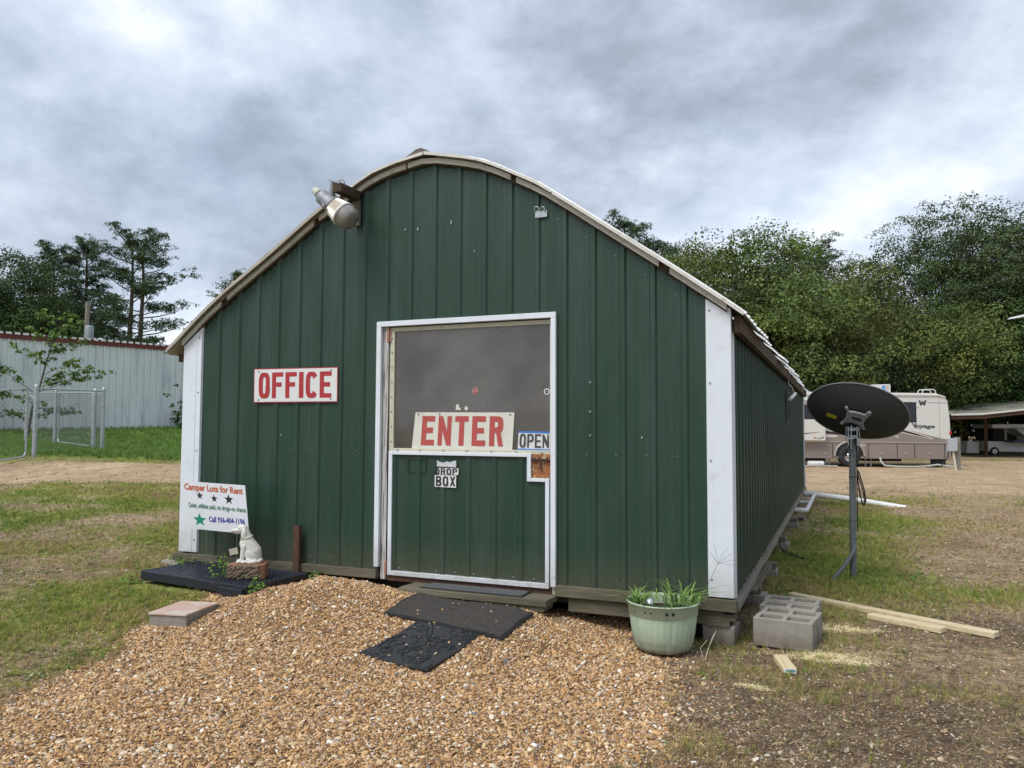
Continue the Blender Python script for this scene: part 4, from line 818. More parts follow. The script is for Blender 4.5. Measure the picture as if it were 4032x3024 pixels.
bb.build('cable_ties', BLACK, ds)
bb = B(); bb.tube([DL(.862, 2.38, 1.05), DL(.868, 2.38, .9), DL(.863, 2.41, .70), DL(.862, 2.44, .5), DL(.862, 2.48, .2)], .005, 6)
bb.tube([DL(.864, 2.40, .80), DL(.885, 2.40, .76), DL(.925, 2.40, .60), DL(.935, 2.41, .50), DL(.92, 2.41, .46), DL(.895, 2.40, .52), DL(.872, 2.40, .68), DL(.866, 2.40, .80)], .0065, 6)
bb.tube([DL(.866, 2.395, .78), DL(.88, 2.395, .72), DL(.915, 2.395, .58), DL(.925, 2.40, .47), DL(.905, 2.40, .47), DL(.874, 2.40, .62)], .0055, 6); bb.build('coiled_cable', BLACK, ds)
# reflector: local z = boresight (away from the camera, tilted up), local x = long axis
dc = Vector((.872, 2.30, 1.318))
view = (dc-CAM).normalized(); bore = (Vector((view.x+.10, view.y, 0)).normalized()*math.cos(rad(36))+Vector((0, 0, 1))*math.sin(rad(36))).normalized()
xr = bore.cross(Vector((0, 0, 1))).normalized(); yr = xr.cross(bore)*-1
if yr.z < 0: yr = -yr
ca_, sa_ = math.cos(rad(-16)), math.sin(rad(-16)); xl = xr*ca_+yr*sa_; yl = bore.cross(xl)
if yl.z < 0: yl = -yl
MD = Matrix(((xl.x, yl.x, bore.x, dc.x-O.x), (xl.y, yl.y, bore.y, dc.y-O.y), (xl.z, yl.z, bore.z, dc.z-O.z), (0, 0, 0, 1)))
RX, RY, DEP = .445, .305, .07
def dsh(r, t, off=0): return MD @ Vector((RX*r*math.cos(t), RY*r*math.sin(t), DEP*r*r-DEP*.35+off))
bb = B(); nr, na = 14, 64
for off in (0, .005): bb.add([dsh((i+.001)/nr, 2*math.pi*k/na, off) for i in range(nr+1) for k in range(na)], [(i*na+k, i*na+(k+1) % na, (i+1)*na+(k+1) % na, (i+1)*na+k) for i in range(nr) for k in range(na)], True)
bb.build('reflector', DISHM, ds)
B().tube([dsh(1.0, 2*math.pi*k/na, .002) for k in range(na+1)], .0075, 8, cap=False).build('rim', DISHR, ds)
# back bracket (spider) in the reflector's local frame, on the camera side (negative z)
def bk(x, y, d): return MD @ Vector((x, y, DEP*((x/RX)**2+(y/RY)**2)-DEP*.35-d))
outl = [(-.118, .085), (-.095, .088), (-.075, .052), (-.03, .058), (.03, .055), (.062, .050), (.085, .086), (.112, .080), (.108, .052), (.085, .02), (.070, -.03), (.085, -.085), (.102, -.100), (.088, -.118), (.06, -.10), (.03, -.062), (-.02, -.052), (-.07, -.068), (-.10, -.105), (-.122, -.105), (-.118, -.088), (-.098, -.06), (-.088, -.02), (-.094, .04)]
outl = [(x_*1.0, y_*1.1) for x_, y_ in outl]
bb = B(); bb.prism(outl, lambda a_, b_, d: bk(a_, b_, d), .028, .052); bb.build('back_bracket', ALU, ds, bevel=.004)
bb = B(); bb.prism([(-.035, .012), (.04, .008), (.047, -.006), (.038, -.02), (-.032, -.014), (-.042, -.002)], lambda a_, b_, d: bk(a_, b_, d), .051, .0535); bb.build('bracket_slot', BLACK, ds)
bb = B()
for x_, y_ in ((-.103, .078), (.094, .076), (-.10, -.10), (.085, -.105)): bb.tube([bk(x_, y_, .02), bk(x_, y_, .06)], .009, 8)
bb.build('bracket_bolts', GALVM, ds)
bb = B(); bb.prism([(-.255, -.055), (-.165, -.065), (-.165, -.105), (-.255, -.095)], lambda a_, b_, d: bk(a_, b_, d), .0015, .0035); bb.build('warning_label', YEL, ds)
bb = B(); bb.box(DL(.79, 2.24, 1.02), DL(.80, 2.42, 1.20)).box(DL(.866, 2.24, 1.02), DL(.876, 2.42, 1.20)).box(DL(.80, 2.27, 1.09), DL(.866, 2.29, 1.12)).box(DL(.80, 2.30, 1.16), DL(.866, 2.40, 1.19)); bb.build('mount', GALVM, ds)
bb = B(); bb.tube([DL(.822, 2.225, 1.21), DL(.815, 2.23, .99)], .0045, 6).tube([DL(.778, 2.24, 1.20), DL(.772, 2.26, 1.1), DL(.785, 2.32, 1.0)], .0035, 6).tube([DL(.884, 2.24, 1.19), DL(.895, 2.26, 1.08), DL(.87, 2.33, .96)], .0035, 6).box(DL(.797, 2.222, 1.085), DL(.84, 2.232, 1.093)); bb.build('threaded_rods', GALV, ds)
bb = B(); bb.tube([MD @ Vector((0, -RY*.95, .01)), MD @ Vector((0, -RY*.8, .30))], .012, 8); bb.ell(MD @ Vector((0, -RY*.72, .33)), (.05, .03, .03)); bb.build('feed_arm', GALVM, ds)

# ------------------------------------------------------------------ motorhome
rv = thing('motorhome', 'white and taupe motorhome with dark windows parked behind the shed', 'motorhome', (-.75, 31.03, -.45), math.atan2(.387, .922))
# local: x = towards the rear (right), y = away from camera, z above ground (world z + .45)
zz0 = .45
def rp(*pts): return [(a_, b_+zz0) for a_, b_ in pts]
def side(poly, y0, y1, name, m, par=None, bev=0): bb = B(); bb.prism(poly, lambda a_, b_, d: (a_, d, b_), y0, y1); return bb.build(name, m, par or rv, bevel=bev)
RE = 6.48
side(rp((-4, .64), (RE+.02, .60), (RE, 1.6), (RE-.08, 2.45), (RE-.22, 2.68), (RE-.55, 2.78), (-4, 2.84)), 0, 2.4, 'body', RVW, bev=.03)
side(rp((-4, -.06), (RE, -.10), (RE+.03, .6), (RE+.02, .60), (-4, .64)), .01, 2.39, 'skirt', RVB)
side(rp((.9, .66), (RE+.01, .62), (RE+.01, .74), (6.1, .80), (5.4, .97), (4.86, 1.12), (4.15, 1.22), (3.4, 1.24), (2.4, 1.12), (1.6, .95), (.9, .86)), -.008, -.001, 'taupe_sweep', RVB)
side(rp((2.9, 1.30), (3.6, 1.33), (4.3, 1.24), (5.0, 1.05), (5.72, .80), (5.66, .76), (5.0, .90), (4.3, 1.06), (3.5, 1.14), (2.9, 1.12)), -.0115, -.0085, 'white_stripe', RVW)
side(rp((2.9, 1.27), (3.6, 1.29), (4.3, 1.20), (5.0, 1.01), (5.66, .785), (5.0, .93), (4.3, 1.10), (3.5, 1.18), (2.9, 1.16)), -.015, -.012, 'maroon_stripe', MARO)
side(rp((3.2, 1.05), (3.75, 1.10), (4.22, .86), (4.17, .83), (3.6, .98), (3.2, .98)), -.0115, -.0085, 'white_stripe', RVW); side(rp((3.2, 1.03), (3.74, 1.07), (4.16, .86), (3.6, 1.00), (3.2, 1.0)), -.015, -.012, 'navy_stripe', BLUP if False else mat('navy', (.02, .015, .05), .4))
side(rp((.92, 1.0), (1.5, .95), (2.2, 1.02), (2.2, 1.08), (1.5, 1.05), (.92, 1.14)), -.0115, -.0085, 'maroon_stripe', MARO)
side(rp((.92, .83), (1.5, .86), (1.5, .92), (.92, .92)), -.0115, -.0085, 'white_stripe', RVW)
side(rp((.9, .625), (RE-.1, .585), (RE-.1, .63), (.9, .67)), -.02, -.001, 'belt_moulding', RVL)
# slide-out at left
so_ = side(rp((-3.2, .72), (.86, .70), (.86, 2.5), (-3.2, 2.52)), -.30, -.002, 'slide_out', RVW, bev=.01)
side(rp((-3.2, 2.28), (.86, 2.26), (.86, 2.46), (-3.2, 2.48)), -.308, -.301, 'tan_band', RVL, so_); side(rp((-3.0, .86), (-.4, .99), (.62, 1.07), (-.4, .93), (-3.0, .80)), -.308, -.301, 'maroon_stripe', MARO, so_)
side(rp((.5, .76), (.78, .82), (.78, .86), (.5, .78)), -.308, -.301, 'maroon_stripe', MARO, so_); side(rp((.33, .80), (.46, .80), (.46, .85), (.33, .85)), -.312, -.301, 'marker_light', AMB, so_)
def win(x0, x1, z0, z1, y, par): 
    f = side(rp((x0, z0), (x1, z0), (x1, z1), (x0, z1)), y-.012, y, 'window', BLACK, par, .02); side(rp((x0+.05, z0+.05), (x1-.05, z0+.05), (x1-.05, z1-.05), (x0+.05, z1-.05)), y-.018, y-.0125, 'pane', GLASSD, f); return f
win(4.09, 5.0, 1.51, 2.40, 0, rv); win(-1.6, .55, 1.63, 2.26, -.30, rv)
# roof kit
side(rp((-4, 2.72), (RE-.5, 2.68), (RE-.2, 2.60), (RE-.18, 2.64), (RE-.5, 2.735), (-4, 2.775)), -.05, -.001, 'awning_rail', WTRIM)
side(rp((-4, 2.79), (RE-.6, 2.74), (RE-.55, 2.80), (-4, 2.88)), .02, .12, 'roof_edge', RVW)
bb = B(); bb.prism(rp((3.10, 2.86), (3.14, 3.0), (3.26, 3.13), (3.45, 3.21), (4.20, 3.23), (4.24, 3.2), (4.24, 2.84)), lambda a_, b_, d: (a_, d, b_), .7, 1.5); ac = bb.build('air_conditioner', RVW, rv, bevel=.03)
for x0, x1, z0, z1, m_ in ((3.84, 3.98, 2.97, 3.17, mat('decal_blue', (.12, .30, .62), .5)), (4.0, 4.15, 2.97, 3.17, mat('decal_tan', (.5, .44, .37), .5)), (3.80, 3.98, 2.90, 2.955, mat('decal_blue', (0, 0, 0))), (4.0, 4.12, 2.90, 2.955, mat('decal_sky', (.35, .45, .6), .5))): side(rp((x0, z0), (x1, z0), (x1, z1), (x0, z1)), .692, .699, 'decal', m_, ac)
bb = B()
for y_ in (.35, .75): bb.tube([(5.47, y_, 2.80+zz0), (5.50, y_, 2.93+zz0), (5.56, y_, 2.98+zz0), (5.98, y_, 2.98+zz0), (6.05, y_, 2.93+zz0), (6.08, y_, 2.78+zz0)], .022, 8)
bb.build('ladder_rail', RVW, rv)
side(rp((-.2, 2.86), (.5, 2.86), (.5, 2.90), (-.2, 2.90)), .8, 1.4, 'roof_vent', RVW)
side(rp((.9, 2.175), (5.12, 2.14), (5.12, 2.16), (.9, 2.195)), -.006, -.001, 'pinstripe', GREYP); side(rp((5.5, 2.38), (RE-.1, 2.36), (RE-.1, 2.375), (5.5, 2.395)), -.006, -.001, 'pinstripe', GREYP); side(rp((.9, 2.42), (5.05, 2.385), (5.05, 2.40), (.9, 2.435)), -.006, -.001, 'pinstripe', GREYP)
ql = quadmap((5.10, -.003, 2.48+zz0), (5.46, -.003, 2.48+zz0), (5.46, -.003, 2.26+zz0), (5.10, -.003, 2.26+zz0))
poly_on(ql, [(0, 1), (.24, 1), (.33, .42), (.42, .85), (.58, .85), (.67, .42), (.76, 1), (1, 1), (.78, 0), (.60, 0), (.5, .42), (.40, 0), (.22, 0)], 'logo', mat('logo_navy', (.03, .02, .045), .4), rv, .001, .006)
ql = quadmap((4.76, -.003, 1.50+zz0), (5.80, -.003, 1.42+zz0), (5.80, -.003, 1.20+zz0), (4.76, -.003, 1.20+zz0))
quad_text('V', ql, 0, .18, .22, 1, 'lettering', GREYP, rv, bold=.05, d=.006, shear=-.25); quad_text('oyage', ql, .17, .06, 1, .72, 'lettering', GREYP, rv, bold=.03, d=.006, shear=.2)
for x_ in (1.27, 2.84, 4.11, 4.88, 6.2): side(rp((x_, -.06), (x_+.018, -.06), (x_+.018, .58), (x_, .58)), -.004, .008, 'compartment_gap', BLACK)
side(rp((2.48, .42), (2.72, .42), (2.72, .60), (2.48, .60)), -.004, .008, 'fuel_door', RVL)
for x_ in (.95, 3.45, 4.5, 5.55): side(rp((x_-.05, .10), (x_+.05, .10), (x_+.05, .18), (x_-.05, .18)), -.012, .008, 'latch', RVL)
side(rp((RE-.07, .98), (RE+.05, 1.0), (RE+.05, 1.12), (RE-.02, 1.14)), -.012, .25, 'tail_lamp', TLR)
side(rp((RE-.48, -.1), (RE-.47, 2.75), (RE-.455, 2.75), (RE-.465, -.1)), -.006, -.001, 'rear_cap_seam', RVL)
# wheel + arch
wc = (2.02, .02)
bb = B(); bb.prism([(wc[0]+.63*math.cos(t*math.pi/14)*1.0, wc[1]+zz0+.60*math.sin(t*math.pi/14)) for t in range(15)], lambda a_, b_, d: (a_, d, b_), -.006, .0085); bb.build('wheel_arch', BLACK, rv)
bb = B(); bb.tube([(wc[0]+.66*math.cos(t*math.pi/14), -.01, wc[1]+zz0+.63*math.sin(t*math.pi/14)) for t in range(15)], .045, 8); bb.build('arch_trim', RVL, rv)
Wm = Matrix.Translation((wc[0], -.02, .48)) @ Matrix.Rotation(rad(90), 4, 'X')
wh = B().lathe([(.26, -.24), (.47, -.25), (.48, -.2), (.48, 0), (.45, .03), (.29, .035), (.26, .02), (.26, -.24)], 36, Wm).build('wheel', TYRE, rv)
B().lathe([(.275, .03), (.27, -.02), (.20, -.05), (.13, -.045), (.11, .0), (.05, .01), (0, .01)], 30, Wm).build('rim', CHROME, wh)
wh = B().lathe([(.0, -.3), (.42, -.3), (.42, 0), (.3, .01), (0, .0)], 28, Matrix.Translation((-3.2, .1, .46)) @ Matrix.Rotation(rad(90), 4, 'X')).build('wheel', TYRE, rv)
B().box((5.72, .25, -.02), (6.38, .30, .42)).build('mud_flap', BLACK, rv); B().box((3.0, .6, .22), (4.6, 1.8, .42)).build('tank', BLACK, rv); B().box((-3, .5, .2), (1.2, 1.9, .40)).build('chassis', BLACK, rv)
bb = B(); [bb.tube([(x_, .1, .02), (x_, .1, .4)], .03, 6) for x_ in (1.0, 1.15, 2.75, 3.0)]; bb.build('jack', GALVM, rv)
B().tube([(.1, -.2, .13), (.75, -.25, .13)], .13, 14).build('propane_tank', mat('tank_white', (.6, .6, .58), .4), rv)
hs = thing('sewer_hose', 'pale corrugated hose lying on the grass beside the motorhome', 'hose')
a_ = rv.rotation_euler.z; RVM = Matrix.Translation(rv.location) @ Matrix.Rotation(a_, 4, 'Z')
B().tube([RVM @ Vector(p) for p in ((3.35, .0, .40), (3.36, -.1, .22), (3.45, -.2, .07), (4.0, -.35, .03), (4.7, -.4, .03), (5.3, -.35, .06), (5.7, -.3, .12), (6.1, -.35, .06), (6.7, -.5, .02))], .04, 8).build('hose', mat('hose_grey', (.42, .43, .41), .5), hs)
bd = thing('leveling_board', 'long pale board lying on the ground under the motorhome', 'board'); B().box((-3, -.35, .02), (1.35, -.1, .07), RVM).build('board', mat('pale_board', (.45, .41, .36), .8), bd)
pb = thing('power_pedestal', 'grey power box on a wooden post with white conduit beside the motorhome', 'power box', (5.18, 31.55, gz(5.2, 31.5)))
B().box((-.03, -.03, 0), (.17, .1, 1.38)).build('post', WOODGY, pb); bx = B().box((-.33, -.22, .83), (.05, -.04, 1.33)).build('meter_box', mat('box_grey', (.34, .36, .39), .5), pb, bevel=.02)
B().box((-.36, -.24, .80), (.02, -.20, .9)).build('hood', mat('box_grey', (0, 0, 0)), pb); B().tube([(-.12, -.12, .8), (-.02, -.12, 0)], .045, 8).build('conduit', mat('cream_conduit', (.55, .52, .45), .5), pb)
B().tube([(-.28, -.15, .8), (-.33, -.15, .5), (-.6, -.1, .12), (-1.1, 0, .1)], .02, 6).build('cord', BLACK, pb)

# ------------------------------------------------------------------ carport and camper
cp = thing('carport', 'open carport with a sagging mossy metal roof at the far right', 'carport', (0, 0, 0))
A = Vector((6.77, 44.6, 2.05)); Bp = Vector((10.3, 46.2, 2.42)); Cq = Vector((13.5, 46.2, 2.75))
bb = B(); vs = []
e1 = [(6.6, 45.0, 2.06), (8.2, 45.6, 2.10), (9.6, 46.1, 2.27), (13.5, 47.6, 2.75)]; e2 = [(5.2, 51.5, 2.6), (7.6, 52.6, 2.75), (9.2, 53.2, 2.95), (13.0, 54.8, 3.2)]
vs = e1+e2+[(a_, b_, c_-.06) for a_, b_, c_ in e1]+[(a_, b_, c_-.06) for a_, b_, c_ in e2]
bb.add(vs, [(0, 1, 5, 4), (1, 2, 6, 5), (2, 3, 7, 6), (8, 12, 13, 9), (9, 13, 14, 10), (10, 14, 15, 11)]); bb.build('roof', CARR, cp)
bb = B()
for a_, b_ in zip(e1[:-1], e1[1:]): bb.bar((a_[0], a_[1]-.03, a_[2]-.01), (b_[0], b_[1]-.03, b_[2]-.01), .05, .10)
bb.build('roof_edge', RVW, cp)
bb = B()
for a_, b_ in zip(e1[:-1], e1[1:]): bb.bar((a_[0], a_[1]+.1, a_[2]-.17), (b_[0], b_[1]+.1, b_[2]-.17), .12, .20)
bb.build('beam', RUSTD, cp)
for x_, y_, h_ in ((8.83, 48.7, 2.35), (5.9, 51.0, 2.4), (12.8, 47.6, 2.5), (8.0, 52.5, 2.6), (12.6, 54, 2.9)): B().box((x_-.09, y_-.07, gz(x_, y_)-.02), (x_+.09, y_+.07, gz(x_, y_)+h_)).build('post', RUSTD, cp)
cc = thing('popup_camper', 'white pop-up camper trailer with canvas ends parked under the carport', 'camper', (9.0, 51.2, -.42), rad(22.7))
zb = 0
def cpr(poly, y0, y1, name, m, par=None, bev=0): bb = B(); bb.prism(poly, lambda a_, b_, d: (a_, d, b_), y0, y1); return bb.build(name, m, par or cc, bevel=bev)
cpr([(.25, .28), (4.2, .2), (4.2, .85), (.25, .92)], 0, 2, 'body', RVW, bev=.03); cpr([(.6, 1.72), (.66, 1.98), (4.2, 2.0), (4.2, 1.72)], -.05, 2.05, 'roof', RVW, bev=.03); cpr([(.75, .93), (.75, 1.71), (1.45, 1.71), (1.45, .93)], .05, 1.95, 'dark_screen', DARK)
cpr([(1.45, .9), (1.45, 1.71), (4.1, 1.71), (4.1, .9)], .05, 1.95, 'canvas', TARP); cpr([(1.55, 1.70), (2.1, 1.25), (2.6, 1.35), (3.5, 1.55), (4.1, 1.55), (4.1, 1.70)], -.9, .04, 'tent_top', TARP); cpr([(1.6, 1.0), (1.6, 1.45), (2.1, 1.2), (2.1, .98)], -.1, .03, 'mesh_window', DARK); cpr([(2.6, .95), (2.6, 1.3), (3.7, 1.45), (3.7, .95)], -.8, -.05, 'mesh_window', mat('grey_screen', (.14, .14, .14), .7)); cpr([(2.1, .95), (2.1, 1.22), (2.6, 1.32), (2.6, .95)], -.85, .0, 'tent_side', RVW)
cpr([(1.4, .86), (4.2, .80), (4.2, .93), (1.4, .98)], -.95, .02, 'bunk_frame', mat('navy_trim', (.02, .03, .09), .5)); cpr([(-.7, .15), (.1, .15), (.1, .85), (-.65, .92)], .5, 1.4, 'front_box', RVW)
wh = B().lathe([(.0, -.2), (.28, -.2), (.28, 0), (.15, .02), (0, .02)], 20, Matrix.Translation((.75, -.02, .27)) @ Matrix.Rotation(rad(90), 4, 'X')).build('wheel', TYRE, cc); B().lathe([(.16, .022), (0, .03)], 16, Matrix.Translation((.75, -.03, .27)) @ Matrix.Rotation(rad(90), 4, 'X')).build('hub', RVW, wh)
# neighbouring roof corner at the right edge
nr_ = thing('shelter_roof', 'corner of a corrugated shelter roof on cream posts at the right picture edge', 'shelter', (0, 0, 0))
bb = B(); n = 24
for k in range(n):
    x0 = 4.02+k*.1; bb.add([(x0, 10.4, 3.235+.008*k), (x0+.05, 10.4, 3.275+.008*k), (x0+.1, 10.4, 3.243+.008*k), (x0, 13.4, 3.5+.008*k), (x0+.05, 13.4, 3.54+.008*k), (x0+.1, 13.4, 3.51+.008*k)], [(0, 1, 4, 3), (1, 2, 5, 4)])
bb.build('roof_sheet', ROOFW, nr_); B().box((4.10, 10.44, 3.10), (6.4, 10.50, 3.22)).build('fascia', RUSTD, nr_); B().box((4.16, 10.46, 2.86), (6.4, 10.55, 3.10)).build('gable_board', CREAM, nr_)
for x_, y_ in ((5.3, 10.5), (5.3, 13.2)): B().box((x_, y_, gz(x_, y_)-.02), (x_+.12, y_+.12, 3.2)).build('post', CREAM, nr_)
for nm, pts, lab in (('power_line', [(-2.0, 42.8, 5.69), (1.79, 35.7, 6.40), (6.49, 24.66, 6.35), (12, 12, 7)], 'upper thin power line crossing before the right-hand trees'), ('power_line', [(-2.0, 42.9, 5.15), (4.67, 37.0, 5.15), (6.9, 27.1, 4.70), (11, 14, 4.9)], 'lower thin power line crossing before the right-hand trees')):
    t = thing(nm, lab, 'power line'); B().tube(pts, .012, 5).build('wire', BLACK, t)

# ------------------------------------------------------------------ white metal building, kennel, pole
wb = thing('white_metal_building', 'long white ribbed metal building with red roof trim behind the kennel', 'building')
La = Vector((-28.05, 13.76, 0)); Rb = Vector((-26.72, 21.35, 0)); dr = (Rb-La).normalized(); nrw = Vector((dr.y, -dr.x, 0))
S0 = La-dr*9.0; LEN = 22.0; pk = .914; k = 0; s = 0
def wz(s_): return 1.0+.012*s_*0+.02*(s_-9)*.6, 4.70+(s_-9)*.018
for k in range(int(LEN/pk)):
    bb = B(); pts = []
    for j in range(3):
        for dx, h in ((0, 0), (.006, .07), (.045, .07), (.052, 0), (.14, 0), (.15, .008), (.17, .008), (.18, 0), (.22, 0), (.23, .008), (.25, .008), (.26, 0)): pts.append((k*pk+j*pk/3+dx, h))
    pts.append(((k+1)*pk, 0))
    for (sa, ha), (sb, hb) in zip(pts[:-1], pts[1:]):
        A_ = S0+dr*sa+nrw*ha; B2 = S0+dr*sb+nrw*hb; z0a, z1a = wz(sa); z0b, z1b = wz(sb); bb.add([(A_.x, A_.y, z0a), (B2.x, B2.y, z0b), (B2.x, B2.y, z1b-.02), (A_.x, A_.y, z1a-.02)], [(0, 1, 2, 3)])
    bb.build('wall_panel', WWALL, wb)
E0 = S0+nrw*.06; E1 = S0+dr*LEN+nrw*.06
B().bar((E0.x, E0.y, wz(0)[1]-.12), (E1.x, E1.y, wz(LEN)[1]-.12), .05, .24).build('eave_trim', REDT, wb)
bb = B()
for k in range(int(LEN/.30)):
    s_ = k*.30; z1a = wz(s_)[1]; a0 = S0+dr*s_+nrw*.16; a1 = S0+dr*(s_+.20)+nrw*.16; b0 = a0-nrw*6; b1 = a1-nrw*6
    bb.add([(a0.x, a0.y, z1a+.01), (a1.x, a1.y, z1a+.02), (b1.x, b1.y, z1a-.28), (b0.x, b0.y, z1a-.28), (a0.x, a0.y, z1a-.07), (a1.x, a1.y, z1a-.07)], [(0, 1, 2, 3), (0, 4, 5, 1)])
o = bb.build('roof_ribs', ROOFW, wb); o['kind'] = 'stuff'
a0 = S0+nrw*.14; a1 = S0+dr*LEN+nrw*.14; B().add([(a0.x, a0.y, wz(0)[1]-.02), (a1.x, a1.y, wz(LEN)[1]-.02), (a1.x-nrw.x*6, a1.y-nrw.y*6, wz(LEN)[1]-.30), (a0.x-nrw.x*6, a0.y-nrw.y*6, wz(0)[1]-.30)], [(0, 1, 2, 3)]).build('roof', ROOFW, wb)
# end walls / back so it is a closed building
bb = B(); P0 = S0; P1 = S0-nrw*12; P2 = S0+dr*LEN-nrw*12; P3 = S0+dr*LEN
for a_, b_ in ((P0, P1), (P1, P2), (P2, P3)): bb.add([(a_.x, a_.y, .7), (b_.x, b_.y, .7), (b_.x, b_.y, 4.6), (a_.x, a_.y, 4.6)], [(0, 1, 2, 3)])
bb.build('far_walls', WWALL, wb)

kn = thing('dog_kennel', 'chain-link dog kennel with galvanised posts on the left lawn', 'kennel')
KA = (-17.03, 7.16); KB = (-17.73, 9.60); KC = (-21.84, 11.29); KD = (-23.54, 11.56); KE = (-18.50, 9.96)
hp = 1.66
def kz(p): return gz(*p)
def kpost(p, r=.05, h=hp):
    z_ = kz(p); o = B().tube([(p[0], p[1], z_-.05), (p[0], p[1], z_+h)], r, 10).build('post', GALV, kn); B().lathe([(r+.004, 0), (r+.004, .03), (r*.6, .06), (0, .07)], 10, Matrix.Translation((p[0], p[1], z_+h))).build('cap', GALV, o); return o
for p in (KA, KB, KC, KD, KE): kpost(p)
def rail(p, q_, h1, h2, r=.02): B().tube([(p[0], p[1], kz(p)+h1), (q_[0], q_[1], kz(q_)+h2)], r, 8).build('rail', GALV, kn)
rail(KA, KB, hp-.04, hp-.04); rail(KE, KC, hp-.06, hp-.06); rail(KA, KD, hp-.3, hp-.06, .018); rail(KC, KD, hp-.06, hp-.06)
def link(p, q_, hgt, name='chain_link', lift=.05, par=None):
    bb = B(); Lg = math.hypot(q_[0]-p[0], q_[1]-p[1]); d = ((q_[0]-p[0])/Lg, (q_[1]-p[1])/Lg); za, zb_ = kz(p)+lift, kz(q_)+lift; st = .115; r = .0026
    for sg_ in (1, -1):
        t = -hgt
        while t < Lg:
            pts = []
            for u in (0, 1):
                s_ = t+u*hgt; v = u*hgt
                pts.append([s_, v])
            (s0, v0), (s1, v1) = pts
            if s0 < 0: v0 += -s0; s0 = 0
            if s1 > Lg: v1 -= (s1-Lg); s1 = Lg
            if v1 > v0:
                if sg_ < 0: s0, s1 = Lg-s0, Lg-s1
                P = [(p[0]+d[0]*s_, p[1]+d[1]*s_, za+(zb_-za)*s_/Lg+v) for s_, v in ((s0, v0), (s1, v1))]; bb.tube(P, r, 3, cap=False)
            t += st
    o = bb.build(name, GALVM, par or kn); o['kind'] = 'stuff'; return o
link(KA, KB, 1.5); link(KE, KC, 1.5); link(KC, KD, 1.5); link(KB, KE, 1.5)
def gframe(p, q_, z0, z1, name, r=.022):
    za, zb_ = kz(p), kz(q_); f = lambda t, v: (p[0]+(q_[0]-p[0])*t, p[1]+(q_[1]-p[1])*t, za+(zb_-za)*t+v); c_ = .10/math.hypot(q_[0]-p[0], q_[1]-p[1])
    pts = [f(0, z0+.1), f(0, z1-.1), f(c_*.3, z1-.03), f(c_, z1), f(1-c_, z1), f(1-c_*.3, z1-.03), f(1, z1-.1), f(1, z0+.1), f(1-c_*.3, z0+.03), f(1-c_, z0), f(c_, z0), f(c_*.3, z0+.03), f(0, z0+.1)]
    return B().tube(pts, r, 8, cap=False).build(name, GALV, kn)
l_ = lambda a_, b_, t: (a_[0]+(b_[0]-a_[0])*t, a_[1]+(b_[1]-a_[1])*t)
gframe(l_(KC, KE, .10), l_(KC, KE, .95), .10, hp-.05, 'gate_frame')
GA = (-17.0, 6.93); GB = (-16.9, 4.1); gframe(GA, GB, .05, hp+.0, 'gate_frame'); link(GA, GB, 1.45)
bb = B()
for p in (KA, KB, KE): 
    for h_ in (.15, .6, 1.1, 1.5): bb.tube([(p[0], p[1], kz(p)+h_), (p[0], p[1], kz(p)+h_+.03)], .058, 10)
bb.build('bands', GALV, kn)

up_ = thing('utility_pole', 'grey wooden utility pole with transformer can behind the white building', 'utility pole', (-39.4, 26.2, 1.0))
B().tube([(0, 0, 0), (0.1, 0, 7.4)], [.16, .12], 10).build('pole', WOODGY, up_); B().lathe([(0, 0), (.22, 0), (.23, .1), (.23, .8), (.18, .88), (0, .9)], 16, Matrix.Translation((.42, -.1, 5.1))).build('transformer', mat('transformer_grey', (.22, .25, .27), .6), up_)

# ------------------------------------------------------------------ trees
def crown_mesh(name, clumps, leaf, per, spread, pal, seed, flat=.0, needle=False):
    r = np.random.RandomState(seed); C = np.asarray(clumps, float); tint = C[:, 3:6] if C.shape[1] > 3 else np.ones((len(C), 3)); C = C[:, :3]; n = len(C); cc_ = np.repeat(C, per, 0); m = len(cc_)
    dd = r.normal(0, 1, (m, 3)); dd /= np.linalg.norm(dd, axis=1, keepdims=True); dd[:, 2] = np.where(dd[:, 2] < -.35, -dd[:, 2], dd[:, 2])
    csz = np.repeat(r.uniform(.65, 1.35, (n, 1)), per, 0)
    pos = cc_+dd*np.where(r.rand(m, 1) < .8, r.uniform(.72, 1.05, (m, 1)), r.uniform(.9, 1.35, (m, 1)))*csz*spread*np.array([1.0, 1.0, .7 if needle else .72])
    nn = dd*1.0+r.normal(0, .42, (m, 3))+np.array([0, 0, .25])
    a = np.cross(nn, r.normal(0, 1, (m, 3))); a /= np.linalg.norm(a, axis=1, keepdims=True)
    b = np.cross(a, nn); b /= np.linalg.norm(b, axis=1, keepdims=True)
    s = leaf*r.uniform(.6, 1.35, (m, 1)); wd = s*(.30 if needle else .62)
    V = np.stack([pos-a*s*.5, pos+b*wd*.5, pos+a*s*.5, pos-b*wd*.5], 1).reshape(-1, 3); F = np.arange(4*m).reshape(-1, 4)
    me = bpy.data.meshes.new(name); me.vertices.add(len(V)); me.vertices.foreach_set('co', V.ravel()); me.loops.add(4*m); me.loops.foreach_set('vertex_index', F.ravel()); me.polygons.add(m)
    me.polygons.foreach_set('loop_start', np.arange(m)*4); me.polygons.foreach_set('loop_total', np.full(m, 4)); me.update(); me.validate()
    pal = np.array(pal); ck = pal[r.randint(0, len(pal), n)]*r.uniform(.80, 1.22, (n, 1))*tint; lc = np.repeat(ck, per, 0)*r.uniform(.8, 1.2, (m, 1)); lc = np.repeat(lc, 4, 0)
    ca = me.color_attributes.new('col', 'FLOAT_COLOR', 'POINT'); ca.data.foreach_set('color', np.hstack([lc, np.ones((len(lc), 1))]).astype(np.float32).ravel()); me.materials.append(LEAF); return me
